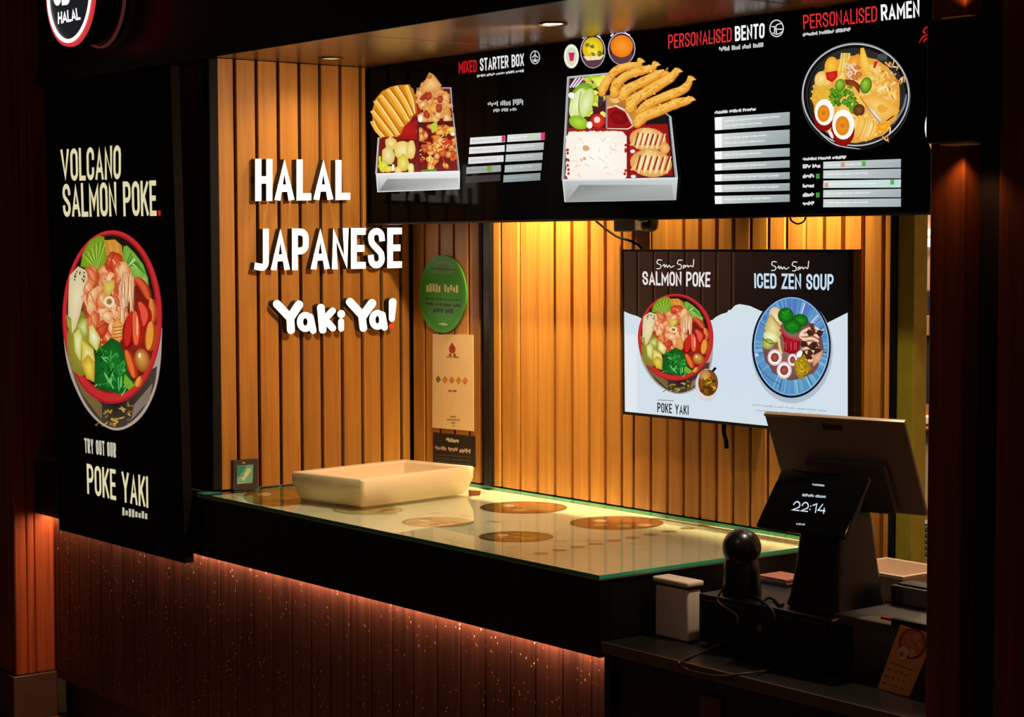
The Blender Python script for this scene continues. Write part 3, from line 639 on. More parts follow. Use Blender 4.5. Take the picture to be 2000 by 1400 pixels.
    P.grad([(160, 1310), (240, 1190), (960, 1180), (960, 1285)], [(120, 122, 118), (150, 150, 148), (190, 190, 190), (206, 206, 206)])
    P.stroke([(125, 1140), (975, 1112)], 14, (240, 242, 244)); P.stroke([(132, 1140), (145, 1320), (970, 1290), (973, 1112)], 8, (222, 224, 226)); P.stroke([(150, 770), (125, 1140)], 12, (206, 206, 206)); P.stroke([(905, 520), (972, 1115)], 10, (170, 170, 170)); P.stroke([(790, 267), (885, 267), (900, 500)], 8, (190, 190, 206))
def bento(P):
    P.M = lambda x, y: (1080+x/3.889, 50+y/3.889); R = random.Random(9)
    # three cups
    P.ell(140, 233, 57, 92, (236, 236, 214), (250, 250, 236)); P.ell(140, 233, 40, 68, (206, 214, 170), (236, 236, 214)); P.poly([(118, 205), (165, 205), (155, 268), (128, 270)], (206, 30, 110))
    for cx, cy, rx, ry, c1, c2 in ((303, 195, 97, 130, (214, 180, 20), (250, 226, 60)), (522, 175, 105, 125, (236, 120, 10), (250, 160, 50))):
        P.ell(cx, cy, rx, ry, (190, 170, 190)); P.ell(cx, cy, rx*.92, ry*.93, (50, 30, 44)); P.ell(cx, cy+ry*.4, rx*.75, ry*.55, (90, 60, 70)); P.ell(cx, cy-ry*.15, rx*.82, ry*.68, c1, c2); P.stroke([(cx-rx*.8, cy-ry*.75), (cx-rx*.6, cy-ry*.9)], 12, (236, 220, 236)); P.stroke([(cx+rx*.2, cy-ry*.97), (cx+rx*.6, cy-ry*.8)], 12, (230, 214, 230))
    P.poly([(230, 235), (390, 225), (360, 258), (260, 265)], (240, 226, 180))
    for i in range(12): x, y = R.uniform(240, 370), R.uniform(120, 230); P.blob(x, y, 18, 14, R.choice(((120, 120, 30), (250, 230, 90), (226, 190, 20))), None, .3, 8)
    # box
    P.poly([(112, 390), (420, 360), (900, 690), (948, 1160), (70, 1172), (92, 780)], (150, 156, 160)); P.poly([(126, 402), (420, 374), (880, 690), (925, 1150), (88, 1165), (106, 780)], (28, 22, 20)); P.poly([(118, 770), (870, 745), (912, 1140), (92, 1165)], (150, 20, 20), (190, 36, 30))
    P.poly([(126, 402), (400, 376), (405, 775), (118, 780)], (70, 20, 24))
    # salad
    for i in range(7): P.stroke([(130+i*20, 470), (180+i*26, 395)], 12, R.choice(((150, 40, 110), (236, 220, 240), (190, 90, 160))))
    for i in range(26): P.blob(R.uniform(260, 385), R.uniform(390, 680), 26, 24, R.choice(((206, 206, 40), (150, 190, 40), (232, 226, 90))), R.choice(((236, 240, 130), (190, 214, 70))), .3, 8)
    for x, y, rx, ry, c1, c2 in ((220, 560, 90, 130, (110, 160, 24), (190, 214, 90)), (190, 590, 58, 120, (214, 226, 140), (244, 246, 206)), (250, 590, 50, 120, (196, 214, 110), (236, 242, 190)), (195, 735, 76, 50, (130, 180, 20), (190, 220, 70))): P.ell(x, y, rx, ry, c1, c2, 20)
    P.stroke([(215, 500), (195, 600), (215, 710)], 6, (120, 150, 60), curve=True); P.ell(340, 725, 56, 56, (196, 24, 20), (226, 60, 40)); P.ell(335, 715, 24, 24, (250, 220, 200)); P.blob(365, 560, 20, 44, (50, 50, 70)); P.ell(278, 755, 22, 28, (250, 246, 236)); P.blob(140, 530, 24, 24, (246, 246, 240)); P.poly([(290, 400), (380, 380), (400, 520), (350, 480)], (226, 220, 60), (244, 240, 130))
    # sauce
    P.poly([(400, 530), (560, 520), (640, 620), (620, 760), (410, 770)], (206, 150, 70), (150, 90, 40)); P.poly([(405, 620), (480, 600), (560, 640), (620, 760), (570, 790), (410, 785)], (226, 200, 180)); P.poly([(412, 632), (475, 616), (548, 654), (600, 758), (570, 780), (412, 778)], (150, 16, 20), (176, 26, 28)); P.ell(500, 700, 70, 50, (120, 10, 14), (150, 20, 20), 20)
    P.blob(470, 565, 44, 26, (222, 160, 70), (250, 210, 140))
    # prawns
    for pts, w_ in (([(372, 510), (400, 440), (470, 350), (560, 310), (650, 300), (655, 255)], 76), ([(465, 520), (480, 450), (560, 380), (680, 340), (760, 320), (772, 280)], 84), ([(530, 540), (560, 490), (680, 430), (800, 370), (850, 350)], 92),
            ([(585, 630), (610, 570), (720, 500), (850, 420), (920, 370), (940, 330)], 96), ([(660, 660), (720, 600), (850, 540), (980, 490), (1030, 440), (1040, 390)], 84), ([(640, 740), (690, 690), (820, 640), (940, 590), (1020, 570), (1040, 545)], 96)):
        jg = [R.uniform(.92, 1.08) for _ in range(12)]
        pf = lambda f: (min(1, .55+f*5) if f < .09 else 1-.25*f-.35*max(0, f-.7)/.3)*jg[int(f*11)]
        P.stroke(pts, w_*.95, (206, 122, 34), curve=True, prof=pf); P.ell(pts[0][0], pts[0][1], w_*.4, w_*.4, (206, 122, 34), n=14); P.stroke([(x-2, y-4) for x, y in pts], w_*.8, (234, 162, 54), curve=True, prof=pf); P.ell(pts[0][0]-1, pts[0][1]-4, w_*.34, w_*.34, (236, 166, 58), n=14); P.stroke([(x-4, y-9) for x, y in pts], w_*.48, (246, 190, 88), curve=True, prof=pf)
        sp_ = spline([(x, y, 0) for x, y in pts], 5)
        for kk in range(14):
            q_ = R.choice(sp_[2:-4]); P.blob(q_.x+R.uniform(-.3, .3)*w_, q_.y+R.uniform(-.3, .25)*w_, R.uniform(10, 26), R.uniform(6, 12), R.choice(((246, 192, 92), (234, 160, 54), (244, 184, 80), (230, 154, 56))), None, .3, 7, rot=-30)
        ex, ey = pts[-1]
        for d in (-26, 0, 24): P.poly([(ex-30, ey+44), (ex+d*.5+8, ey-14+abs(d)*.3), (ex+d+24, ey+20)], (230, 160, 50), (250, 206, 110))
    for i in range(50):
        k = R.random(); x = 450+k*540; P.blob(x, R.uniform(360, 700)-k*60 if x < 900 else R.uniform(480, 600), 8, 6, R.choice(((255, 220, 130), (226, 140, 30))), None, .3, 6) if R.random() < .55 else None
    # rice
    for i in range(64):
        g_ = 6.283*i/64; P.blob(332+200*max(-1, min(1, 1.35*math.cos(g_))), 990+160*max(-1, min(1, 1.35*math.sin(g_))), 34, 30, (248, 236, 220), (255, 250, 240), .2, 9)
    P.poly([(130, 870), (160, 825), (240, 806), (340, 814), (440, 810), (500, 840), (540, 900), (552, 1000), (550, 1120), (530, 1160), (118, 1162), (104, 1080), (112, 960)], (252, 240, 226), (255, 252, 244))
    for i in range(40): x, y = R.uniform(150, 520), R.uniform(850, 1140); P.stroke([(x, y), (x+R.uniform(-50, 50), y+R.uniform(-40, 40))], 9, R.choice(((240, 222, 200), (255, 255, 250), (236, 214, 190))))
    P.blob(250, 930, 26, 24, (214, 170, 120)); P.blob(240, 1010, 14, 12, (196, 180, 130)); P.blob(215, 1020, 10, 14, (226, 190, 150))
    for i in range(12): P.ell(R.choice((112, 118, 545, 552)), R.uniform(900, 1130), 10, 12, (176, 30, 30), n=7)
    # dumplings
    for cx, cy, rx, ry in ((720, 865, 140, 90), (745, 1045, 160, 105)):
        P.ell(cx, cy, rx, ry, (222, 160, 80), (248, 214, 150), 6); P.poly([(cx-rx, cy+ry*.5), (cx-rx*.6, cy-ry*.3), (cx-rx*.2, cy-ry), (cx+rx*.3, cy-ry*.8), (cx+rx*.2, cy+ry*.6)], (236, 190, 110), (252, 226, 170))
        for i in range(6): P.stroke([(cx-rx*.7+i*rx*.27, cy+ry*.5), (cx-rx*.5+i*rx*.27, cy-ry*.6+i*4)], 16, R.choice(((170, 50, 20), (150, 36, 16), (196, 90, 30))), True); P.stroke([(cx-rx*.6+i*rx*.27, cy+ry*.75), (cx-rx*.4+i*rx*.27, cy-ry*.5)], 9, (255, 246, 226), True)
    P.ell(605, 955, 18, 14, (250, 240, 230)); P.ell(610, 1145, 20, 12, (250, 240, 230)); P.blob(850, 930, 36, 50, (226, 150, 70), (246, 200, 130)); P.poly([(560, 790), (580, 790), (590, 1160), (560, 1160)], (140, 20, 30)); P.stroke([(405, 540), (405, 780)], 10, (150, 120, 120))
    # box front
    P.grad([(70, 1172), (948, 1160), (935, 1325), (88, 1342)], [(190, 196, 196), (206, 210, 210), (176, 182, 182), (150, 156, 154)]); P.grad([(110, 1330), (200, 1210), (900, 1210), (920, 1320)], [(150, 154, 150), (130, 134, 132), (176, 180, 178), (160, 164, 162)])
    P.stroke([(70, 1174), (948, 1161)], 12, (226, 230, 230)); P.stroke([(112, 390), (92, 780), (70, 1172)], 10, (176, 180, 180)); P.stroke([(890, 690), (945, 1160)], 10, (190, 196, 200)); P.stroke([(112, 392), (420, 362)], 10, (190, 196, 200)); P.stroke([(78, 1172), (92, 1338)], 10, (214, 216, 216))
def ramen(P):
    P.M = lambda x, y: (1550+x/5.833, 70+y/5.833); R = random.Random(11)
    P.ell(710, 690, 622, 616, (96, 96, 98), n=64); P.ell(710, 700, 614, 606, (16, 15, 15), n=64); P.ring(708, 672, 612, 586, 16, (190, 190, 192), 0, 72); P.ring(708, 680, 560, 540, 8, (60, 60, 62), 0, 72)
    P.ell(715, 690, 540, 548, (44, 40, 38), (70, 64, 60), n=64); P.stroke([(1285, 660), (1250, 820), (1130, 1010)], 26, (120, 124, 140), True, curve=True); P.ell(1010, 240, 60, 40, (70, 72, 70)); P.stroke([(300, 1110), (480, 1240), (760, 1290)], 12, (206, 206, 206), True, curve=True)
    P.blob(715, 720, 500, 500, (226, 160, 60), (246, 200, 100), .03, 40)
    for i in range(90):
        a = R.uniform(0, 6.28); q = math.sqrt(R.random())*430; x, y = 720+q*math.cos(a), 700+q*math.sin(a)*1.02
        P.blob(x, y, R.uniform(40, 80), R.uniform(34, 70), R.choice(((226, 160, 50), (236, 176, 70), (222, 140, 40), (244, 200, 100))), R.choice(((252, 222, 140), (250, 210, 110), (246, 190, 80))), .25, 9, rot=R.uniform(0, 90))
    for i in range(70):   # noodles to the right and below
        x, y = (R.uniform(930, 1220), R.uniform(320, 700)) if i % 2 else (R.uniform(720, 1080), R.uniform(880, 1200)); d = R.uniform(-80, 80)
        P.stroke([(x, y), (x+d*.5+20, y+R.uniform(-50, 50)), (x+d, y+R.uniform(-70, 70))], 13, R.choice(((255, 232, 180), (226, 160, 90), (250, 214, 140), (206, 120, 50))), curve=True)
    P.ell(430, 340, 76, 104, (236, 160, 30), (252, 206, 80), 10); P.ell(310, 490, 70, 90, (236, 190, 90), (252, 226, 150), 20)
    for i in range(6): P.stroke([(520+i*18, 400), (548+i*18, 195)], 15, R.choice(((252, 236, 160), (226, 190, 80), (250, 220, 120))))
    P.poly([(590, 360), (640, 250), (740, 200), (780, 260), (720, 360), (620, 420)], (232, 140, 30), (246, 180, 70)); P.poly([(755, 280), (762, 140), (800, 135), (850, 280), (890, 420), (800, 420)], (240, 180, 50), (252, 214, 100)); P.poly([(920, 290), (965, 285), (930, 370), (905, 360)], (206, 40, 30))
    for i in range(44): x, y = R.uniform(200, 450), R.uniform(560, 800); P.ell(x, y, 18, 15, (214, 160, 20), (252, 220, 80), n=7)
    P.poly([(360, 420), (500, 395), (500, 470), (440, 530), (380, 500)], (190, 24, 16), (222, 50, 30))
    for x, y, rx, ry in ((530, 565, 60, 76), (825, 565, 66, 96)): P.ell(x, y, rx, ry, (60, 120, 20), (170, 206, 60), 15, (-14, -30))
    for i in range(14): x, y = R.uniform(600, 760), R.uniform(330, 520); P.blob(x, y, 36, 30, R.choice(((190, 80, 30), (206, 130, 70), (244, 220, 190))), R.choice(((250, 220, 170), (222, 150, 90))), .3, 8)
    P.poly([(580, 500), (680, 500), (760, 560), (750, 660), (700, 580), (600, 560)], (120, 40, 14), (160, 70, 30))
    for i in range(36): x, y = R.uniform(430, 730), R.uniform(640, 790)-(R.random() < .4)*60; P.blob(x, y, R.uniform(24, 44), R.uniform(20, 38), R.choice(((50, 110, 16), (84, 150, 24), (24, 70, 12))), R.choice(((140, 190, 50), (90, 160, 30))), .35, 9)
    P.poly([(620, 800), (690, 790), (710, 900), (650, 880)], (90, 150, 30)); P.ell(745, 845, 66, 70, (84, 44, 14), (130, 80, 40), 20)
    P.poly([(740, 690), (900, 660), (1060, 720), (1210, 850), (1100, 960), (960, 980), (860, 830)], (236, 170, 60), (252, 214, 120)); P.poly([(820, 800), (920, 830), (1010, 960), (960, 1000), (900, 920)], (226, 190, 140), (250, 236, 206)); P.stroke([(760, 700), (860, 840), (980, 990)], 10, (170, 100, 20)); P.stroke([(1060, 970), (1140, 910)], 20, (110, 44, 10), True); P.poly([(960, 1000), (1140, 980), (1040, 1090), (960, 1080)], (240, 150, 20), (250, 180, 50)); P.blob(1010, 830, 60, 44, (236, 170, 50))
    P.poly([(860, 940), (940, 1000), (950, 1060), (900, 1160), (760, 1200), (700, 1100), (740, 900)], (240, 180, 70), (252, 220, 130))
    for i in range(14): P.stroke([(730+i*12, 1180-i*4), (800+i*9, 1000+i*5), (800+i*10, 930+i*6)], 6, R.choice(((226, 160, 50), (255, 232, 160))), curve=True)
    for cx, cy, dx, dy in ((350, 870, 0, 0), (565, 1010, 0, 0)):
        k = 1.0 if cx < 400 else 1.14
        P.ell(cx-4, cy+60*k, 118*k, 158*k, (130, 14, 10), (176, 30, 20)); P.ell(cx, cy, 110*k, 150*k, (255, 250, 240), (255, 255, 252)); P.ell(cx-8, cy+14, 70*k, 98*k, (206, 140, 50)); P.ell(cx-8, cy+14, 62*k, 88*k, (226, 130, 20), (240, 160, 40)); P.ell(cx-8, cy+10, 24, 28, (200, 110, 16), (222, 130, 26))
    P.ell(425, 1120, 20, 56, (255, 226, 226), rot=-25)
def zen(P):
    P.M = lambda x, y: (1440+x/5.185, 560+y/5.185); R = random.Random(13)
    P.ell(556, 640, 412, 540, (176, 190, 206), (140, 160, 180), n=56); P.ell(548, 605, 400, 520, (14, 18, 34), n=64); P.ell(549, 603, 380, 498, (84, 140, 190), n=64, cc=(110, 160, 206))
    for i in range(120):
        a = R.uniform(0, 6.28); q0, q1 = .62, .97; x0, y0 = 549+380*q0*math.cos(a), 603+498*q0*math.sin(a); x1, y1 = 549+380*q1*math.cos(a), 603+498*q1*math.sin(a)
        P.stroke([(x0, y0), (x1, y1)], R.uniform(5, 16), R.choice(((90, 110, 190), (70, 120, 180), (120, 170, 206)) if y0 < 560 else ((110, 176, 206), (90, 150, 190), (140, 190, 214))))
    for a, c in ((-68, (226, 230, 246)), (-42, (226, 230, 246)), (-22, (206, 214, 236)), (8, (30, 44, 84)), (55, (60, 90, 140)), (110, (60, 90, 140)), (170, (60, 100, 150)), (-150, (70, 110, 150))):
        g_ = math.radians(a); P.stroke([(549+380*.68*math.cos(g_), 603+498*.68*math.sin(g_)), (549+380*.95*math.cos(g_), 603+498*.95*math.sin(g_))], 10, c)
    P.stroke([(200, 780), (300, 900), (450, 1000)], 7, (50, 84, 140), curve=True); P.ell(195, 690, 22, 16, (226, 206, 226)); P.ring(549, 603, 380, 498, 10, (150, 190, 226), n=56)
    P.blob(560, 620, 300, 330, (110, 70, 70), (150, 110, 100), .05, 30)
    P.ell(395, 300, 66, 100, (226, 190, 140), (246, 220, 176), -20); P.poly([(340, 280), (440, 400), (450, 470), (400, 560), (300, 480), (275, 420), (310, 320)], (196, 170, 90), (236, 222, 160)); P.ell(340, 510, 80, 60, (206, 214, 120), (246, 246, 206), 30); P.ell(310, 580, 62, 56, (130, 140, 50), (206, 210, 120)); P.stroke([(260, 520), (330, 575), (390, 560)], 7, (40, 50, 20), curve=True); P.stroke([(340, 285), (440, 410)], 6, (110, 70, 30))
    for x, y, rx, ry in ((490, 290, 80, 80), (640, 340, 80, 66), (560, 400, 90, 70)): P.ell(x, y, rx, ry, (10, 84, 14), (40, 150, 30), 10)
    for i in range(20): x, y = R.uniform(430, 690), R.uniform(230, 450); P.stroke([(x, y), (x+R.uniform(-40, 40), y+R.uniform(-30, 30))], 7, R.choice(((14, 90, 20), (70, 176, 50), (20, 110, 26))))
    P.ell(560, 440, 34, 40, (20, 120, 24)); P.ell(730, 470, 110, 60, (230, 206, 180), (250, 236, 214), -20)
    for i in range(8): P.sausage([(640+R.uniform(0, 40), 460+i*44), (740+R.uniform(0, 40), 440+i*44), (830, 480+i*40)], 50, (170, 110, 80), (240, 206, 176))
    for i in range(16): P.blob(R.uniform(640, 850), R.uniform(450, 750), 34, 26, (50, 24, 16), (84, 44, 30), .35, 9, rot=R.uniform(0, 90))
    P.poly([(730, 370), (770, 370), (800, 480), (750, 460)], (110, 40, 30)); P.poly([(760, 700), (870, 640), (850, 730), (770, 810)], (206, 140, 110), (230, 180, 150))
    P.poly([(440, 440), (500, 500), (640, 540), (630, 640), (560, 690), (470, 650), (480, 570)], (130, 10, 24), (190, 30, 44)); P.stroke([(430, 430), (520, 510), (650, 540)], 22, (190, 50, 60), curve=True)
    for i in range(8): P.stroke([(490+i*18, 560), (495+i*17, 640)], 6, R.choice(((226, 84, 90), (110, 4, 16))))
    P.stroke([(420, 520), (430, 620), (450, 680)], 26, (226, 196, 130), curve=True)
    for x, y, rx, ry in ((380, 715, 74, 84), (560, 740, 50, 64), (475, 845, 76, 88)): P.ell(x, y, rx, ry, (226, 190, 190), (250, 240, 236)); P.ell(x, y, rx*.8, ry*.8, (250, 240, 238)); P.ell(x, y, rx*.56, ry*.56, (130, 50, 40), (170, 90, 70))
    P.ell(630, 680, 26, 40, (246, 240, 236), rot=30)
    P.poly([(575, 760), (680, 680), (755, 830), (640, 945), (590, 880)], (150, 116, 10), (196, 160, 30))
    for i in range(50): P.ell(R.uniform(600, 720), R.uniform(740, 900), 7, 8, R.choice(((110, 84, 4), (226, 196, 60), (176, 140, 20))), n=6)
# ------------------------------------------------------------------ round projecting logo sign
ly = -.155; c0 = pl(135, -17, 1, ly); rr = (pl(135, -17, 1, ly)-pl(135, 91, 1, ly)).length
ls = empty('round_sign', (c0.x, -.03, c0.z-rr), 'round black drum sign with red and white glowing rim on the fascia', 'sign')
MB().lathe((c0.x, 0, c0.z), [(rr*.93, -.036), (rr*.95, ly+.012), (rr*.90, ly+.004)], 64, 1).build('drum', mat('drum_black', (18, 18, 18), .3), ls)
def tor(r0, r1, y0, y1, n=64):
    mb = MB(); v = []
    for r_, y in ((r0, y0), (r1, y0), (r1, y1), (r0, y1)):
        for k in range(n): g_ = 2*math.pi*k/n; v.append((c0.x+r_*math.cos(g_), y, c0.z+r_*math.sin(g_)))
    f = [(i*n+k, i*n+(k+1) % n, ((i+1) % 4)*n+(k+1) % n, ((i+1) % 4)*n+k) for i in range(4) for k in range(n)]
    return mb.add(v, f)
fixn(tor(rr*.93, rr, ly, ly+.012).build('rim_red', mat('rim_red', (120, 20, 20), .4, emit=(226, 60, 64), es=.85), ls, label='red glowing outer rim'))
fixn(tor(rr*.865, rr*.932, ly-.003, ly+.01).build('rim_white', mat('rim_white', (230, 230, 230), .4, emit=(255, 244, 244), es=1.3), ls, label='white glowing inner rim'))
MB().lathe((c0.x, 0, c0.z), [(rr*.87, ly+.006), (rr*.87, ly+.002)], 64, 1).build('face', mat('sign_face', (30, 32, 36), .35, emit=(40, 43, 48), es=.5), ls)
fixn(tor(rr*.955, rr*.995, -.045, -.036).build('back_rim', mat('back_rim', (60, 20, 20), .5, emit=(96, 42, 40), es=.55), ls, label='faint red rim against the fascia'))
PB = printmat('backlit_print', 1.0, .22, reflect=.12)
P = Print((0, ly+.002, 0), (0, -1, 0), .44, bright=1.2)
P.text('HALAL', [(113, 24), (154, 14.5), (157.5, 38), (113, 47.5)], (250, 250, 250), .2, .06)
P.text('OB', [(103, -40), (137, -46), (137, 9), (104, 12)], (250, 250, 250), .26, .02)
P.build('lettering', PB, ls, split=True)
# ------------------------------------------------------------------ tall lightbox poster
tlt = -.019; pu = Vector((0, tlt, 1)).normalized(); pn = Vector((0, -1, tlt)).normalized()
pq = [plane_pt(x, y, Vector((-.5, -.118, 1.43)), pn) for x, y in ((92, 168), (332, 140), (361, 1094), (119, 1028))]
pc = (pq[0]+pq[1]+pq[2]+pq[3])/4; pw, ph = (pq[1]-pq[0]+pq[2]-pq[3]).length/2, (pq[0]-pq[3]+pq[1]-pq[2]).length/2
ps = empty('poster_lightbox', (pc.x, pc.y, pc.z-ph/2), 'tall black lit poster of a red poke bowl headed VOLCANO SALMON POKE', 'poster')
X = Vector((1, 0, 0))
def plate(mb, c, ax, ay, n, w_, h_, d0, d1, m=0):
    ring = [c+ax*(sx*w_/2)+ay*(sy*h_/2)+n*d1 for sx, sy in ((-1, -1), (1, -1), (1, 1), (-1, 1))]
    return mb.prism(ring, n*(d0-d1), m)
fixn(plate(MB(), pc, X, pu, pn, pw, ph, -.026, 0).build('panel', mat('poster_black', (6, 6, 6), .5, spec=.15), ps))
FR = mat('poster_frame', (20, 14, 11), .85, spec=.1)
for s_ in (-1, 1): fixn(plate(MB(), pc+X*(s_*(pw/2+.005)), X, pu, pn, .010, ph+.02, -.026, .004).build('frame_side', FR, ps))
for s_ in (-1, 1): fixn(plate(MB(), pc+pu*(s_*(ph/2+.005)), X, pu, pn, pw, .010, -.026, .004).build('frame_rail', FR, ps))
P = Print(pc, pn, .446)
CR = (222, 212, 168)
P.text('VOLCANO', [(118, 291.5), (236, 283), (236, 350), (120, 354)], CR, .15, .085)
P.text('SALMON POKE', [(121.5, 359), (304.6, 352), (306, 421.6), (123.7, 423.8)], CR, .15, .08)
P.mark(); P.poly([(308.5, 411), (313.5, 410.5), (313.7, 420.8), (308.7, 421)], (200, 26, 30))
P.text('TRY OUT OUR', [(164.5, 855), (226, 865), (226.6, 894), (166, 884)], (206, 200, 176), .16, .1)
P.text('POKE YAKI', [(169, 905), (288.7, 930.5), (289.5, 992), (170.5, 964)], CR, .14, .09)
P.mark(); P.scrib([(238.8, 990.6), (289.5, 1000), (289.5, 1016), (238.8, 1006)], (190, 184, 160), .7, 1)
P.build('lettering', PB, ps, split=True)
P = Print(pc, pn, .446, start=.001, bright=.92); poke(P, lambda x, y: (100+x/3.333, 430+y/3.333)); P.build('bowl_picture', PB, ps, 'red poke bowl picture')
# ------------------------------------------------------------------ three menu lightboxes
MH = mat('menu_black', (5, 5, 5), .06, spec=.05)
n_ = Vector((0, -1, 0))
def menu(x0, x1, label):
    e = empty('menu_lightbox', ((x0+x1)/2, YM+.03, HM), label, 'menu board', 'menu boards over the counter')
    MB().rbox(x0, x1, YM, YM+.06, HM, HS-.004, .0012, 1).build('housing', MH, e)
    MB().box(x0+.001, x1-.001, YM-.003, YM+.062, HM-.006, HM-.0005).build('bottom_rail', mat('menu_rail', (40, 34, 28), .3, metal=.6), e)
    return e
m1 = menu(.004, .962, 'black menu board headed STARTER BOX with ten price strips'); m2 = menu(.966, 1.908, 'black menu board headed BENTO with prawn box picture'); m3 = menu(1.912, 2.66, 'black menu board headed RAMEN with noodle bowl picture')
pr = lambda k, st=.0007: Print((0, YM, 0), n_, k, start=st)
RED, WH = (214, 44, 48), (244, 244, 244)
P = pr(.6)
P.text('MIXED', [(895.5, 119.5), (931, 116.5), (931, 140.5), (896, 143.5)], (196, 20, 30), .16, .07); P.text('STARTER BOX', [(937, 114), (1023, 104), (1023.5, 128.7), (937.5, 139)], (226, 226, 226), .16, .07)
P.mark(); P.scrib([(931.4, 146), (1023.5, 135), (1023.5, 140.7), (931.8, 151.4)], (206, 206, 206), .8, 5); P.mark(); P.ring(1045, 112, 9.8, 13.5, 1.8, (206, 206, 206), wy=1.8); P.stroke([(1039, 113), (1045, 107), (1051, 113)], 2, (206, 206, 206)); P.stroke([(1039, 117), (1051, 117)], 2, (206, 206, 206)); P.stroke([(1045, 100), (1045, 121)], 1.6, (206, 206, 206)); P.stroke([(1041, 121), (1045, 118), (1049, 121)], 2, (206, 206, 206))
P.mark(); P.scrib([(952.5, 199), (1023, 192), (1023, 205), (953, 208)], (206, 206, 206), .6, 3); P.mark(); P.scrib([(963.4, 212.5), (1009.4, 210), (1009.4, 216), (963.4, 219.5)], (180, 180, 180), .8, 3)
P.build('lettering', PB, m1, split=True)
P = pr(.6); zz = lambda x, y: (880+x/4.83, 80+y/4.83); P.M = zz
lx, rx_, ly_ = (185, 177, 170, 150, 142), (515, 510, 500, 475, 470), (912, 1002, 1097, 1190, 1278)
cl = ((226, 228, 226), (226, 228, 226), (222, 224, 222), (160, 166, 166), (52, 48, 50))
for i in range(5):
    a, b, y = lx[i], rx_[i], ly_[i]; P.grad([(a, y), (b, y-20), (b, y+42), (a-3, y+64)], [cl[i]]*4, True)
    P.M = lambda x, y: (x, y); P.scrib([zz(a+20, y+22), zz(b-70, y+4), zz(b-70, y+22), zz(a+20, y+42)], tuple(int(v*.86) for v in cl[i]), .6, 4); P.M = zz
P.mark(); P.poly([(482, 892), (513, 889), (513, 950), (482, 954)], (206, 60, 116)); P.mark(); P.poly([(345, 1180), (385, 1177), (385, 1230), (345, 1233)], (120, 156, 50))
lx, rx_, ly_ = (537, 527, 520, 512, 500), (890, 880, 870, 860, 848), (885, 978, 1073, 1172, 1266); cl = ((222, 226, 222), (206, 212, 210), (190, 198, 198), (180, 190, 190), (150, 162, 162))
for i in range(5):
    a, b, y = lx[i], rx_[i], ly_[i]; P.grad([(a, y), (b, y-22), (b-3, y+48), (a-3, y+68)], [cl[i], tuple(int(v*.9) for v in cl[i]), tuple(int(v*.85) for v in cl[i]), cl[i]], True)
    P.M = lambda x, y: (x, y); P.scrib([zz(a+20, y+18), zz(b-90, y), zz(b-90, y+18), zz(a+20, y+38)], tuple(min(255, int(v*1.1)) for v in cl[i]), .6, 4); P.M = zz
P.mark(); P.poly([(852, 866), (890, 862), (888, 932), (852, 936)], (214, 60, 116)); P.mark(); P.poly([(725, 890), (820, 880), (820, 920), (725, 930)], (196, 214, 180))
P.build('price_strip', PB, m1, split=True)
P = pr(.6, .0009); starter(P); P.build('dish_picture', PB, m1, 'picture of a grey starter box with fried pieces')
P = pr(.7)
P.text('PERSONALISED', [(1305, 67.9), (1429.3, 53.1), (1429, 81.4), (1305, 95.7)], RED, .125, .09); P.text('BENTO', [(1435, 51.4), (1493.6, 44.6), (1493, 74.3), (1435.7, 80.7)], WH, .17, .09)
P.mark(); P.scrib([(1404.3, 91.4), (1491.7, 82.6), (1491.7, 91.4), (1405, 100.5)], (206, 206, 206), .75, 4); P.mark(); P.ring(1516.7, 55.4, 14.2, 17.2, 2.3, (214, 214, 214)); P.stroke([(1507, 52), (1513, 52), (1513, 64)], 2.2, (214, 214, 214)); P.stroke([(1526, 46), (1516, 50), (1517, 66)], 2.2, (214, 214, 214), curve=True); P.stroke([(1513, 57), (1529, 57)], 2.4, (214, 214, 214)); P.stroke([(1509, 64), (1518, 67), (1527, 62)], 2, (214, 214, 214), curve=True)
P.mark(); P.scrib([(1395.3, 216.9), (1476.8, 209.5), (1476.8, 216), (1395.8, 223)], (226, 226, 226), .8, 3)
P.build('lettering', PB, m2, split=True)
P = pr(.7); zz = lambda x, y: (1380+x/4.444, 200+y/4.444); P.M = zz
for i, (a, b, c, d) in enumerate(((130, 82, 195, 242), (275, 235, 358, 395), (427, 395, 468, 495), (530, 500, 565, 592), (625, 605, 665, 685), (717, 700, 765, 780), (812, 798, 862, 882))):
    P.grad([(70, a), (722, b), (722, c), (74, d)], [(210, 216, 214), (164, 174, 176), (150, 160, 162), (206, 212, 210)], True); P.poly([(70, a), (132, a-(a-b)*.095), (134, d-(d-c)*.09), (74, d)], (246, 248, 248))
    for j in range(2 if i < 2 else 1):
        f = (.3, .68)[j] if i < 2 else .45; yl, yr = a+(d-a)*f, b+(c-b)*f; e = .55+.4*random.random(); xe = 150+560*e; ye = yl+(yr-yl)*e
        P.M = lambda x, y: (x, y); P.scrib([zz(150, yl-10), zz(xe, ye-10), zz(xe, ye+8), zz(150, yl+8)], (240, 244, 244), .55, 5); P.M = zz
P.build('price_strip', PB, m2, split=True)
P = pr(.7, .0009); bento(P); P.build('dish_picture', PB, m2, 'picture of a bento box with fried prawns and rice')
P = pr(.76)
P.text('PERSONALISED', [(1568, 29.4), (1713, 11.2), (1713, 42), (1569, 57.4)], RED, .125, .09); P.text('RAMEN', [(1720, 9), (1795.7, -.5), (1796, 33.6), (1721, 40.6)], WH, .17, .09)
P.mark(); P.scrib([(1567.5, 64.4), (1661.6, 53.2), (1661.6, 61), (1568, 71.4)], (206, 206, 206), .8, 3)
P.mark()
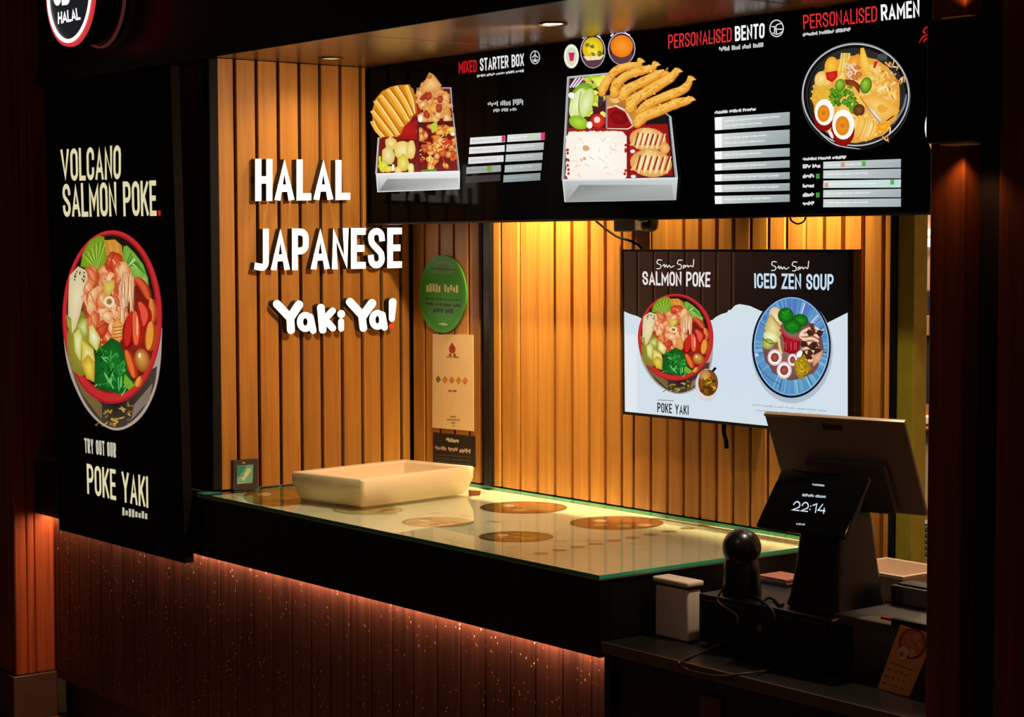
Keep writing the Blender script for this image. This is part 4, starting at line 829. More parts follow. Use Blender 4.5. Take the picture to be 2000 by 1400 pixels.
for q in ([(1795, 84), (1802, 73), (1812, 68), (1830, 66)], [(1803, 83), (1808, 76), (1818, 72)], [(1803, 66), (1805, 58), (1811, 53), (1822, 50)], [(1808, 66), (1802, 60)]): P.stroke(q, 3.2, (190, 26, 30), True, curve=True)
P.mark(); P.scrib([(1567.4, 307.6), (1653, 303.5), (1653, 310.2), (1568, 313.6)], (226, 226, 226), .8, 3)
for i, y in enumerate((555, 640, 725, 803, 878)):
    x1_ = 990 if i == 0 else 935; P.mark(); P.scrib([(1380+835/4.444, 200+(y-18)/4.444), (1380+x1_/4.444, 200+(y-22)/4.444), (1380+x1_/4.444, 200+(y+12)/4.444), (1380+835/4.444, 200+(y+18)/4.444)], (230, 230, 230), .8, 2 if i == 0 else 1, 1.2)
P.build('lettering', PB, m3, split=True)
P = pr(.76); P.M = zz
for i, (a, b, c, d) in enumerate(((515, 490, 565, 575), (590, 575, 658, 660), (678, 668, 738, 742), (760, 750, 822, 825), (840, 832, 905, 910))):
    P.grad([(1014, a), (1688, b), (1686, c), (1012, d)], [(206, 214, 212), (170, 180, 184), (164, 174, 178), (206, 214, 210)] if i != 2 else [(216, 226, 222), (196, 222, 220), (190, 216, 214), (214, 224, 220)], True)
    e = .4+.5*random.random(); xe = 1040+600*e; P.M = lambda x, y: (x, y); P.scrib([zz(1040, a+22), zz(xe, a+20-(a-b)*e), zz(xe, a+40-(a-b)*e), zz(1040, a+42)], (240, 244, 244), .5, 5); P.M = zz
for x, y, c in ((1365, 532, (84, 176, 60)), (1612, 692, (84, 176, 60)), (965, 640, (60, 150, 60)), (965, 803, (60, 150, 60)), (1183, 540, (214, 150, 120)), (1040, 718, (222, 160, 130))): P.mark(); P.poly([(x-16, y-20), (x+16, y-22), (x+16, y+20), (x-16, y+22)], c)
P.build('price_strip', PB, m3, split=True)
P = pr(.76, .0009); ramen(P); P.M = lambda x, y: (x, y)
P.ell(1838, 249, 32, 47, (240, 236, 230), n=32); P.ell(1838, 246, 27, 42, (196, 40, 44), (226, 150, 90), n=32); P.ell(1820, 262, 9, 16, (250, 236, 220)); P.poly([(1810, 270), (1824, 255), (1830, 285), (1818, 290)], (196, 140, 70))
P.build('dish_picture', PB, m3, 'picture of a ramen bowl with halved eggs')
# ------------------------------------------------------------------ television
ty_ = .682; q0, q1, q2, q3 = [pl(x, y, 1, ty_) for x, y in ((1216, 487), (1675, 487), (1663, 854), (1217, 809))]
th, ti = 0, -.012; tcn = (q0+q1+q2+q3)/4; tw, tht = (q1-q0+q2-q3).length/2, (q0-q3+q1-q2).length/2
ta = Vector((math.cos(th), math.sin(th), 0)); n0 = Vector((math.sin(th), -math.cos(th), 0)); tup = Vector((0, 0, 1))*math.cos(ti)-n0*math.sin(ti); tn = n0*math.cos(ti)+Vector((0, 0, 1))*math.sin(ti)
tv = empty('television', tcn-tup*tht/2, 'wall television showing salmon poke bowl and iced soup plate', 'television')
fixn(plate(MB(), tcn, ta, tup, tn, tw, tht, -.026, -.002).build('casing', BLACKP, tv)); None
for s_, wd_ in ((-1, .006), (1, .02)): fixn(plate(MB(), tcn+ta*(s_*(tw/2-wd_/2)), ta, tup, tn, wd_, tht, -.003, .003).build('bezel', mat('tv_bezel', (40, 30, 24), .3), tv))
for s_, wd_ in ((-1, .008), (1, .006)): fixn(plate(MB(), tcn+tup*(s_*(tht/2-wd_/2)), ta, tup, tn, tw, wd_, -.003, .003).build('bezel', MATS['tv_bezel'], tv))
ar = MB(); bc = tcn-tn*.027; ar.rbox(bc.x-.03, bc.x+.03, bc.y+.002, D-.012, bc.z-.03, bc.z+.03, .004); ar.rbox(bc.x-.1, bc.x+.1, D-.014, D-.001, bc.z-.1, bc.z+.1, .003); ar.build('wall_bracket', BLACKM, tv)
P = Print(tcn-tn*.001, tn, .70, start=.0004)
zz = lambda x, y: (1150+x/3.5, 450+y/3.5); P.M = zz
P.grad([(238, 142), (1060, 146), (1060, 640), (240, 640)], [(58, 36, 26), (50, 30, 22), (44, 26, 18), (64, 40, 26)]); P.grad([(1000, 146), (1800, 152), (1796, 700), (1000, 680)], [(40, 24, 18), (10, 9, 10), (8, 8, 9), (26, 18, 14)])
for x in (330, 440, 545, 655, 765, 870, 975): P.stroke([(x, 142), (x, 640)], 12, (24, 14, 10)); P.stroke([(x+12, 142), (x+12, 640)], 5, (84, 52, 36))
top = [(236, 550), (280, 570), (330, 585), (345, 600), (600, 640), (845, 612), (870, 590), (905, 572), (945, 560), (955, 543), (968, 545), (1000, 512), (1030, 503), (1100, 515), (1165, 545), (1400, 640), (1640, 632), (1690, 612), (1720, 588), (1797, 547)]
bot = [(236, 1248), (500, 1275), (1000, 1328), (1400, 1368), (1790, 1405)]
P.poly(top + bot[::-1], (212, 224, 232), (206, 222, 236), (1000, 950))
P.grad([(236, 700), (330, 720), (330, 1255), (236, 1250)], [(226, 232, 236)]*4)
P.text('SALMON POKE', [(365, 278), (832, 284), (829, 388), (368, 372)], (232, 226, 222), .17, .08); P.text('ICED ZEN SOUP', [(1130, 292), (1674, 298), (1672, 410), (1132, 394)], (196, 220, 240), .17, .085)
for dx, dy in ((0, 0), (785, 12)):
    for q in ([(500, 205), (475, 200), (466, 222), (492, 238), (488, 258), (462, 262)], [(505, 245), (515, 232), (520, 250), (530, 236), (538, 252), (550, 238), (560, 252), (585, 240)], [(640, 205), (615, 203), (606, 226), (632, 238), (628, 262), (606, 264)], [(645, 262), (648, 240), (660, 240), (655, 252), (675, 238), (680, 250), (696, 240), (712, 246), (718, 196)]):
        P.stroke([(x+dx, y+dy) for x, y in q], 6.5, (226, 224, 224), curve=True)
P.text('POKE YAKI', [(468, 1176), (682, 1196), (682, 1260), (468, 1242)], (44, 40, 38), .15, .1); P.stroke([(470, 1158), (580, 1164)], 4, (90, 90, 90))
P.M = lambda x, y: (x, y); P.scrib([(1469, 789), (1615, 801), (1615, 804), (1469, 792)], (150, 160, 170), .6, 7, .5); P.scrib([(1478, 800), (1615, 809), (1615, 812), (1478, 803)], (160, 170, 180), .6, 6, .5)
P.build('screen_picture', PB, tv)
P = Print(tcn-tn*.001, tn, .70, start=.0014); fx, fy = 795/650, 915/1130
poke(P, lambda x, y: (1230+(85+(x-72)*fx)/5.385, 560+(70+(y-60)*fy)/5.385)); P.M = lambda x, y: (1230+x/5.385, 560+y/5.385)
P.ell(812, 1035, 122, 172, (214, 206, 206), (244, 240, 238), n=30); P.ell(824, 1010, 104, 140, (110, 60, 20), (176, 120, 20), n=30); P.ell(790, 930, 60, 60, (176, 110, 60), (214, 160, 90))
for i in range(26): P.blob(random.uniform(750, 890), random.uniform(960, 1110), 24, 20, random.choice(((150, 100, 10), (206, 170, 50), (84, 50, 10), (120, 70, 14))), None, .3, 8)
P.stroke([(870, 890), (905, 850)], 26, (16, 14, 16)); P.build('bowl_picture', PB, tv, 'picture of a salmon poke bowl and small soup cup')
P = Print(tcn-tn*.001, tn, .70, start=.0014); zen(P); P.build('plate_picture', PB, tv, 'picture of a blue plate of cold soup')
# ------------------------------------------------------------------ camera, wires above the television
CW = mat('wire_black', (6, 5, 5), .8, spec=.1)
def wire(name, pts, r, label, cat='cable', mat_=None, par=None, group=None):
    mb = MB(); mb.tube(spline(pts, 6), r, 8); o = mb.build(name, mat_ or CW, par); smooth_by_angle(o, 60)
    if par is None: tag(o, label, cat, group)
    return o
sc_ = empty('security_camera', pl(1255, 440, 1, .66), 'black round camera on a grey bracket above the television', 'camera')
b0, b1 = pl(1216, 423, 1, .70), pl(1258, 452, 1, .70)
MB().rbox(b0.x, b1.x, .665, D-.001, b1.z, b0.z+.03, .004).build('bracket', mat('camera_bracket', (84, 72, 66), .5), sc_, label='grey bracket')
cc_ = pl(1268, 431, 1, .64); rad = .026
o = MB().lathe((cc_.x, cc_.y, cc_.z+.0), [(rad*.55, -.030), (rad*.9, -.022), (rad, -.008), (rad, .03), (rad*.8, .042)], 24, 2).build('camera_head', BLACKP, sc_); smooth_by_angle(o, 50)
MB().rbox(cc_.x-.016, cc_.x+.016, cc_.y-rad-.001, cc_.y-rad+.006, cc_.z-.003, cc_.z+.001, .0008, 1).build('pale_line', mat('camera_line', (170, 165, 160), .3), sc_, label='pale line')  # thin pale line across the front of the camera head
wire('television_cable', [pl(1156, 424, 1, .68), pl(1160, 428, 1, .70), pl(1182, 446, 1, .712), pl(1205, 462, 1, .715), pl(1230, 470, 1, .70), pl(1246, 478, 1, .712), pl(1254, 486, 1, .715)], .0035, 'thin black cable drooping from the menu board to the television')
wire('wire_loop', [pl(1542, 421, 1, .6), pl(1546, 431, 1, .6), pl(1558, 437, 1, .6), pl(1570, 432, 1, .6), pl(1574, 420, 1, .6)], .0022, 'small black wire loop peeping out under the BENTO menu board')
wire('hanging_wire', [pl(1414, 826, 1, .70), pl(1414, 845, 1, .70), pl(1418, 860, 1, .702), pl(1419, 876, 1, .702)], .006, 'short black lead hanging below the television')
# ------------------------------------------------------------------ notices on the back wall and the framed card
NP = printmat('paper_print', 0, .45)
def notice(name, label, cat, outline, col, t=.003, front=D-.001, m=None):
    ring = [pl(x, y, 1, front-t) for x, y in outline]; mb = MB().prism(ring, (0, t, 0)); return tag(fixn(mb.build(name, m or mat(name+'_paper', col, .5))), label, cat)
el = [(864+46*math.cos(math.radians(a)), 574+76*math.sin(math.radians(a))) for a in range(0, 360, 8)]
gp_ = notice('oval_plaque', 'green oval plaque on the timber above the cream certificate', 'plaque', el, (60, 146, 34), .006)
P = Print((0, D-.007, 0), n_, .58, start=.0002)
P.poly([(x*.9+864*.1, y*.9+574*.1) for x, y in el], (52, 136, 28), (66, 152, 36)); P.poly([(838, 527), (850, 512), (864, 507), (880, 512), (892, 527), (880, 535), (850, 535)], (96, 150, 70), (60, 130, 40))
P.scrib([(833, 553), (896, 557), (896, 572), (833, 570)], (222, 216, 150), .75, 2, 1.2); P.scrib([(830, 581), (904, 585), (902, 588), (830, 585)], (16, 50, 14), .8, 4); P.scrib([(832, 590), (900, 594), (900, 600), (832, 596)], (14, 44, 12), .8, 4); P.scrib([(846, 600), (886, 603), (886, 612), (846, 610)], (14, 44, 12), .8, 2); P.scrib([(858, 630), (874, 631), (874, 636), (858, 635)], (190, 206, 130), .8, 1); P.stroke([(840, 524), (890, 527)], 2, (20, 60, 16))
P.build('print', NP, gp_)
ce_ = notice('certificate', 'cream paper certificate with five diamonds under the green plaque', 'certificate', [(844.8, 652), (924, 654), (925, 842), (844, 835)], (226, 186, 130), .002)
P = Print((0, D-.003, 0), n_, .58, start=.0002)
P.poly([(883, 668), (890, 680), (889, 688), (882, 691), (877, 686), (877, 678)], (170, 70, 30), (140, 44, 20)); P.ell(879, 693, 2.5, 3, (150, 60, 30), n=8); P.ell(888, 693, 2.5, 3, (150, 60, 30), n=8); P.scrib([(872, 695), (896, 696), (896, 699), (872, 698)], (110, 70, 40), .8, 2)
for i in range(5): x = 856+i*13.2; P.poly([(x, 733+i*.6), (x+5, 741+i*.6), (x, 748+i*.6), (x-5, 741+i*.6)], (196, 110, 30) if i else (110, 90, 40), (214, 140, 50) if i else (140, 110, 50))
P.scrib([(876, 761), (892, 762), (892, 766), (876, 765)], (90, 60, 40), .8, 2)
for j, (a, b) in enumerate(((880, 891), (873, 899), (882, 889), (884, 888))): P.scrib([(a, 812+j*6), (b, 812.5+j*6), (b, 815+j*6), (a, 814.5+j*6)], (120, 84, 54), .7, 1)
P.build('print', NP, ce_)
bn = notice('notice_card', 'small black notice card under the cream certificate', 'notice', [(846, 844), (926.5, 852), (927, 912), (846, 908)], (20, 16, 14), .003)
P = Print((0, D-.004, 0), n_, .58, start=.0002)
P.scrib([(871, 854), (897, 857), (896, 866), (872, 862)], (206, 190, 160), .75, 1); P.scrib([(850, 870), (920, 877), (919, 886), (850, 878)], (190, 150, 120), .8, 3)
for j in range(3): P.scrib([(850, 886+j*7), (920, 892+j*7), (920, 894+j*7), (850, 888+j*7)], (110, 90, 74), .6, 5, .5)
P.build('print', NP, bn)
fm = empty('framed_card', pxy(479, 955, .01), 'small dark frame with teal card standing on the counter by the wall', 'framed card')
q = [(456, 899), (504, 896), (504, 954), (456, 957)]
mb = MB(); ring = [pxy(x, y, .014) for x, y in q]; mb.prism(ring, (-.013, 0, 0)); fixn(mb.build('frame', mat('card_frame', (70, 60, 50), .4), fm))
P = Print((.0142, 0, 0), (1, 0, 0), .854, start=.0002); P.M = lambda x, y: (440+x/15.55, 880+y/15.55)
P.grad([(360, 450), (850, 420), (825, 975), (362, 1015)], [(96, 170, 140), (120, 190, 170), (130, 190, 150), (150, 200, 160)]); P.poly([(370, 470), (640, 450), (440, 760), (370, 820)], (60, 150, 126)); P.poly([(470, 790), (530, 790), (640, 590), (700, 510), (790, 580), (760, 660), (600, 880), (540, 915), (500, 880)], (206, 222, 170), (226, 236, 196)); P.ell(705, 600, 70, 60, (222, 230, 150)); P.ell(560, 365, 46, 26, (200, 180, 160), n=10)
P.build('card', NP, fm)
# ------------------------------------------------------------------ downlights
for (x, y, pw_, es_) in ((.2, .294, 8, .6), (1.337, .257, 92, 9), (2.47, .257, 50, 9)):  # last downlight is an unseen addition that lights the till area
    e = empty('downlight', (x, y, HS), {.2: 'dim recessed downlight in the soffit near the timber wall', 1.337: 'lit recessed downlight in the soffit above the counter', 2.47: 'added unseen soffit downlight near the right column, lighting the till'}[x], 'downlight', 'soffit downlights')
    o = fixn(MB().add([(x+r_*math.cos(2*math.pi*k/32), y+r_*math.sin(2*math.pi*k/32), HS+z_) for r_, z_ in ((.040, -.001), (.038, -.005), (.030, -.004), (.027, .0005)) for k in range(32)],
        [(i*32+k, i*32+(k+1) % 32, (i+1)*32+(k+1) % 32, (i+1)*32+k) for i in range(3) for k in range(32)]).build('bezel', mat('downlight_bezel', (90, 70, 50), .3, metal=.6), e)); smooth_by_angle(o, 50)
    MB().lathe((x, y, HS), [(.027, -.0012), (.026, -.0022)], 24, 2).build('lens', mat('lens_%d' % int(x*100), (200, 190, 170), .3, emit=(255, 232, 190), es=es_), e)
    aim, ang = {.2: ((.2, .27, 0), 150), 1.337: ((.15, .24, 1.15), 118), 2.47: ((2.1, .0, .8), 100)}[x]   # the lit ones are tilted towards the word wall and the counter
    spot('downlight_beam', (x, y, HS-.012), aim, pw_, WARM, ang, 1, .025, e)
hl = empty('added_till_lamp', (2.7, -1.7, 2.75), 'added unseen lamp before the kiosk, lighting the flyer and white container', 'lamp')  # added out-of-view lamp, narrow beam brightens flyer and white container
smooth_by_angle(MB().lathe((2.7, -1.7, 2.75), [(.05, .0), (.055, .01), (.055, .22), (.04, .23)], 24).build('body', BLACKP, hl), 40)
MB().tube([(2.7, -1.7, 2.98), (2.7, -1.7, 3.09)], .006, 8).build('rod', BLACKM, hl)
MB().lathe((2.7, -1.7, 2.75), [(.04, -.001), (.04, -.003)], 24).build('lens', mat('added_lamp_lens', (220, 200, 170), .3, emit=(255, 225, 180), es=5), hl)
spot('added_till_beam', (2.7, -1.7, 2.74), (2.38, .06, .8), 15, (1, .66, .46), 30, .9, .04, hl)
# warm spotlights behind the menu boards, washing the back wall
for (x, y_, p_, lab) in ((.75, .645, 400, 'STARTER BOX'), (1.3, .695, 330, 'BENTO'), (1.85, .695, 760, 'RAMEN')):
    e = empty('wall_washer', (x, y_, HS), 'small warm wall-washing spotlight hidden behind the %s menu board' % lab, 'spotlight', 'wall washers behind the menu boards')
    smooth_by_angle(MB().lathe((x, y_, HS), [(.024, -.001), (.024, -.03), (.02, -.034)], 24).build('housing', BLACKM, e), 40)
    MB().lathe((x, y_, HS), [(.018, -.0345), (.017, -.036)], 20).build('lens', mat('washer_lens', (220, 200, 160), .3, emit=(255, 210, 130), es=6), e)
    spot('washer_beam', (x, y_, HS-.045), (x, y_+.42, HS-.75), p_, (1, .78, .42), 96 if x < 1 else 82, 1, .012, e)
# ------------------------------------------------------------------ low till shelf right of the counter
ZS, ZD = .73, .85
sd = empty('till_shelf', (2.45, .2, -.06), 'low black till shelf with worn front edge between counter and column', 'shelf')
MB().rbox(1.914, 2.99, -.066, .68, ZS-.028, ZS, .003).build('shelf_board', mat('shelf_black', (26, 22, 19), .32, noise=.4, scale=8), sd)
MB().rbox(1.914, 2.99, -.0705, -.0665, ZS-.026, ZS+.0005, .001, 1).build('edge_strip', mat('worn_edge', (96, 82, 68), .4, metal=.3, noise=.4, scale=30), sd, label='worn pale edge strip')
MB().box(1.916, 2.985, -.02, .0, -.06, ZS-.03).build('front_panel', BLACK, sd)
bb = MB(); a, b = pl(1366, 1352, 1, -.026), pl(1408, 1400, 1, -.026); bb.rbox(a.x, b.x, -.028, -.021, b.z-.06, a.z, .003, 1); bb.build('bracket', mat('brown_bracket', (84, 58, 38), .5, metal=.3), sd, label='brown metal bracket')
MB().rbox(2.492, 2.985, .088, .60, ZD-.005, ZD+.015, .002).build('upper_board', mat('upper_board', (74, 64, 48), .45), sd)
for x in (2.5, 2.95): MB().box(x, x+.02, .12, .58, ZS+.001, ZD-.005).build('upright', BLACK, sd)
dr = empty('cash_drawer', (2.31, .27, ZS), 'black cash drawer under the till terminal', 'cash drawer')
MB().rbox(2.075, 2.486, .088, .5, ZS+.008, ZD, .004).build('body', mat('drawer_black', (22, 20, 18), .35), dr)
MB().rbox(2.085, 2.476, .083, .089, ZS+.02, ZD-.012, .002).build('drawer_front', BLACKP, dr)
for x in (2.1, 2.46):
    for y in (.11, .47): MB().lathe((x, y, ZS), [(.012, .0005), (.012, .009)], 12).build('foot', BLACKP, dr)
MB().lathe((2.28, .083, ZS+.07), [(.008, -.004), (.008, .001)], 16, 1).build('lock', mat('lock_steel', (150, 150, 150), .3, metal=.8), dr)
# white lidded container
wc = empty('white_container', (1.99, .1, ZS), 'white upright lidded container standing on the low till shelf', 'container')
WHT = mat('white_plastic', (238, 214, 196), .35, noise=.05, scale=20)
o = MB().rbox(1.936, 2.049, .078, .122, ZS+.0005, ZS+.122, .006, 3).build('body', WHT, wc); smooth_by_angle(o, 50)
o = MB().rbox(1.931, 2.054, .073, .127, ZS+.128, ZS+.142, .005, 3).build('lid', WHT, wc); smooth_by_angle(o, 50)
MB().rbox(1.938, 2.047, .080, .120, ZS+.121, ZS+.129, .002, 1).build('lid_seal', mat('lid_seal', (110, 66, 50), .5), wc, label='dark seal line')
# till terminal
tt = empty('till_terminal', (2.395, .2, ZD), 'black till terminal with customer display reading 22:14', 'till')
v = []; f = []; secs = [(ZD+.0005, 2.322, 2.468, .122, .285), (ZD+.006, 2.316, 2.474, .116, .29), (ZD+.03, 2.322, 2.468, .122, .285), (.95, 2.33, 2.46, .132, .275), (1.05, 2.336, 2.454, .142, .262), (1.12, 2.345, 2.445, .155, .25)]
for z, a, b, c, d in secs:
    r_ = .02
    for cx, cy, g0 in ((a+r_, c+r_, 180), (b-r_, c+r_, 270), (b-r_, d-r_, 0), (a+r_, d-r_, 90)):
        for j in range(5): g_ = math.radians(g0+90*j/4); v.append((cx+r_*math.cos(g_), cy+r_*math.sin(g_), z))
n = 20
for i in range(len(secs)-1):
    for k in range(n): j = (k+1) % n; f.append((i*n+k, i*n+j, (i+1)*n+j, (i+1)*n+k))
f += [tuple(reversed(range(n))), tuple((len(secs)-1)*n+k for k in range(n))]
smooth_by_angle(obj('stand', v, f, mat('till_black', (11, 11, 12), .3), tt), 40)
def frame_axes(th, ti):
    a = Vector((math.cos(th), math.sin(th), 0)); q = Vector((math.sin(th), -math.cos(th), 0)); return a, Vector((0, 0, 1))*math.cos(ti)-q*math.sin(ti), q*math.cos(ti)+Vector((0, 0, 1))*math.sin(ti)
def slab(c, A, w_, h_, d0, d1, b, name, m, par, label=None, seg=2):
    a, u, nn = A; M = Matrix((a, u, nn)).transposed().to_4x4(); M.translation = c
    o = MB().rbox(-w_/2, w_/2, -h_/2, h_/2, d0, d1, b, seg, 0, M).build(name, m, par, label=label); return smooth_by_angle(o, 40)
A1 = frame_axes(.236, -.485); mc = Vector((2.418, .2, 1.169))
mo = slab(mc, A1, .343, .241, -.012, 0, .005, 'monitor', mat('monitor_back', (142, 130, 114), .36), tt, 'main screen seen from behind')
slab(mc-A1[1]*.045+A1[0]*.012, A1, .20, .13, .0005, .024, .010, 'rear_bulge', mat('bulge', (84, 76, 66), .4), mo)
slab(mc+A1[1]*.098-A1[0]*.005, A1, .052, .017, .0005, .0012, .0003, 'rear_label', mat('rear_label', (150, 120, 96), .5), mo, 'small bordered label')
slab(mc+A1[1]*.098-A1[0]*.005, A1, .047, .012, .0014, .0018, .0002, 'label_field', mat('label_field', (40, 30, 24), .5), mo)
slab(mc+A1[1]*.118, A1, .343, .006, -.011, .0006, .001, 'top_edge', mat('edge_steel', (170, 150, 130), .35, metal=.3), mo, 'pale top edge')
A2 = frame_axes(.092, .641); dc = Vector((2.423, .093, 1.097))
di = slab(dc, A2, .242, .152, -.014, 0, .006, 'customer_display', mat('display_black', (7, 8, 10), .12), tt, 'tilted customer display')
sa = MB(); sa.tube([dc-A2[2]*.012-A2[1]*.01, Vector((2.40, .16, 1.07)), Vector((2.395, .19, 1.06))], .018, 10); sa.build('display_arm', BLACKP, tt)
ma = MB(); ma.tube([mc-A1[2]*.004-A1[1]*.06, Vector((2.40, .205, 1.09))], .028, 12); ma.build('monitor_arm', BLACKP, tt)
P = Print(dc, A2[2], .8, start=.0004)
P.text('22:14', [(1551, 977.5), (1613.4, 984), (1611, 1003.5), (1546.5, 996.6)], (214, 226, 236), .13, .16)
P.mark(); P.scrib([(1587, 943.5), (1611, 946), (1610.4, 950), (1587, 948)], (190, 196, 206), .8, 1); P.mark(); P.scrib([(1566.6, 963), (1613.4, 968), (1612.8, 972.5), (1566.6, 969)], (180, 196, 206), .8, 2); P.mark(); P.scrib([(1555, 1020), (1573, 1022.4), (1572, 1027), (1555, 1025)], (170, 176, 186), .8, 1)
P.build('display_text', PB, di, split=True)
P = Print((0, .131, 0), n_, .76, start=.0002); P.scrib([(1563, 1113), (1595, 1118), (1595, 1123), (1563, 1118)], (150, 84, 60), .7, 1); P.ell(1564, 1113, 3.5, 3.5, (150, 84, 60), n=10); P.build('maker_mark', NP, tt)
# round-headed barcode scanner
sb = pl(1441, 1163, 2, ZD); sx, sy = sb.x, sb.y+.012
sn = empty('barcode_scanner', (sx, sy, ZD), 'black round-headed barcode scanner on a stand beside the till', 'scanner')
hz_ = pl(1443, 1068, 1, sy).z
SCN = mat('scanner_black', (20, 17, 16), .28)
smooth_by_angle(MB().lathe((sx, sy, 0), [(.045, ZD+.0005), (.046, ZD+.01), (.043, ZD+.03), (.041, hz_-.05), (.039, hz_-.03), (.028, hz_-.012)], 32).build('stand', SCN, sn), 50)
prof = [(.0445*math.cos(math.radians(t)), hz_+.0445*math.sin(math.radians(t))) for t in range(-80, 91, 10)]; prof[-1] = (.002, hz_+.0435)
smooth_by_angle(MB().lathe((sx, sy, 0), prof, 32).build('head', SCN, sn), 50)
wire('scanner_cord', [(sx-.02, sy-.035, ZD+.02), (sx-.015, sy-.06, ZD-.01), pl(1440, 1205, 1, .06), pl(1425, 1245, 1, .05), pl(1375, 1272, 2, ZS+.004), pl(1327, 1293, 2, ZS+.004), pl(1345, 1308, 1, -.074), pl(1400, 1320, 1, -.076), pl(1450, 1316, 1, -.074), pl(1500, 1308, 2, ZS+.004), pl(1520, 1285, 2, ZS+.004), pl(1518, 1230, 1, .075), pl(1510, 1195, 1, .078), pl(1492, 1176, 2, ZD+.003), pl(1475, 1165, 2, ZD+.003)], .0026, 'grey-black scanner cord looping over the low shelf edge', mat_=mat('cord_grey', (48, 44, 42), .45))
# cables, pen, leaflets on the drawer
wire('till_cable', [pl(1488, 1178, 2, ZD+.0035), pl(1500, 1168, 2, ZD+.006), pl(1512, 1172, 2, ZD+.0035), pl(1522, 1182, 2, ZD+.0035), pl(1530, 1180, 2, ZD+.0035)], .003, 'thin black cable curling between scanner and till')
pe = empty('pen', pl(1670, 1203, 2, ZD), 'silver pen lying on the cash drawer edge in front of the till', 'pen')
a, b = pl(1624, 1213, 2, ZD+.004), pl(1718, 1195, 2, ZD+.004)
MB().tube([a, a+(b-a)*.06, a+(b-a)*.72], [.0012, .0035, .0035], 10).build('barrel', mat('pen_silver', (190, 180, 170), .25, metal=.8), pe); MB().tube([a+(b-a)*.73, b], .0037, 10).build('cap', mat('pen_cap', (150, 130, 110), .3, metal=.6), pe)
lf = empty('leaflet_stack', pl(1512, 1140, 2, ZD), 'small pile of blue and pink leaflets between scanner and till', 'leaflets')
for i, (c, dx) in enumerate((((70, 96, 150), 0), ((176, 110, 96), .006), ((190, 196, 206), -.004), ((200, 130, 110), .003))):
    o_ = pl(1512, 1140, 2, ZD); MB().box(o_.x-.05+dx, o_.x+.045+dx, o_.y-.01, o_.y+.07, ZD+.0006+i*.004, ZD+.0044+i*.004).build('leaflet', mat('leaflet_%d' % i, c, .5), lf)
# white tub, grey reader and hanging flyer on the upper board
ZU = ZD+.015
F_ = pl(1764, 1127, 2, ZD+.066)
tb = empty('plastic_tub', (F_.x-.11, F_.y+.1, ZD), 'white plastic tub behind the till terminal', 'tub')
tx0, tx1, ty0, ty1 = F_.x-.20, F_.x-.008, F_.y+.008, .496
def loop(i, z): return [(tx0+i, ty0+i, z), (tx1-i, ty0+i, z), (tx1-i, ty1-i, z), (tx0+i, ty1-i, z)]
rg = [loop(.016, ZD+.0005), loop(.002, ZD+.058), loop(-.007, ZD+.059), loop(-.007, ZD+.066), loop(.005, ZD+.066), loop(.02, ZD+.006)]
v = [q for r_ in rg for q in r_]; f = [(i*4+k, i*4+(k+1) % 4, (i+1)*4+(k+1) % 4, (i+1)*4+k) for i in range(5) for k in range(4)] + [(3, 2, 1, 0), (20, 21, 22, 23)]
obj('tub_body', v, f, mat('tub_white', (226, 196, 170), .4, noise=.06, scale=30), tb)
gr_ = empty('card_reader', pl(1770, 1175, 2, ZU), 'grey card reader beside the white tub', 'card reader')
a = pl(1738, 1178, 2, ZU); MB().rbox(a.x, a.x+.12, a.y, a.y+.07, ZU+.0005, ZU+.042, .005).build('body', mat('reader_grey', (110, 106, 112), .4), gr_); MB().rbox(a.x+.01, a.x+.11, a.y+.01, a.y+.06, ZU+.0425, ZU+.046, .001, 1).build('keypad', mat('reader_dark', (50, 48, 52), .4), gr_)
fy = .07
fly = empty('flyer', pl(1756, 1376, 1, fy), 'orange paper flyer hanging askew from the board beside the column', 'flyer')
q = [(1758, 1221), (1826, 1240), (1769, 1376), (1709, 1357)]
mb = MB(); mb.prism([pl(x, y, 1, fy) for x, y in q], (0, .0015, 0)); fixn(mb.build('sheet', mat('flyer_paper', (226, 160, 90), .55), fly))
P = Print((0, fy, 0), n_, .78, start=.0003)
P.ell(1782, 1257, 27, 30, (140, 56, 24), n=28); P.ell(1782, 1256, 23, 26, (206, 120, 60), (222, 150, 80), n=28)
for i in range(16): P.stroke([(1768+i*1.6, 1240+(i*7) % 11), (1776+i*1.4, 1250+(i*5) % 13), (1772+i*2, 1262+(i*3) % 9)], 1.6, ((236, 180, 110), (170, 76, 36), (226, 150, 70))[i % 3], curve=True)
P.ell(1791, 1243, 9, 10, (222, 130, 120), (236, 170, 160), n=14); P.ell(1763, 1275, 11, 13, (236, 206, 170), n=16, rot=20); P.ell(1761, 1277, 5, 6, (214, 120, 40), n=10); P.poly([(1774, 1268), (1786, 1270), (1790, 1280), (1776, 1284)], (232, 196, 156), (222, 170, 110))
P.stroke([(1738, 1293), (1786, 1310)], 1.5, (140, 80, 40))
for k in range(4): P.scrib([(1732-k*5, 1303+k*13), (1776-k*5, 1318+k*13), (1775-k*5, 1322+k*13), (1731-k*5, 1307+k*13)], (140, 76, 40), .5, 4, .4)
P.build('print', NP, fly)
cl_ = empty('clip_rail', pl(1765, 1215, 1, .08), 'black clip rail with pink strip holding the flyer', 'clip')
a, b = pl(1742, 1206, 1, .076), pl(1830, 1232, 1, .076); MB().rbox(a.x, b.x, .072, .087, a.z-.018, a.z, .002).build('rail', BLACKP, cl_)
a, b = pl(1720, 1203, 1, .08), pl(1751, 1210, 1, .08); MB().rbox(a.x, b.x, .079, .087, a.z-.006, a.z, .001, 1).build('strip', mat('pink_strip', (170, 40, 84), .4), cl_, label='pink strip')
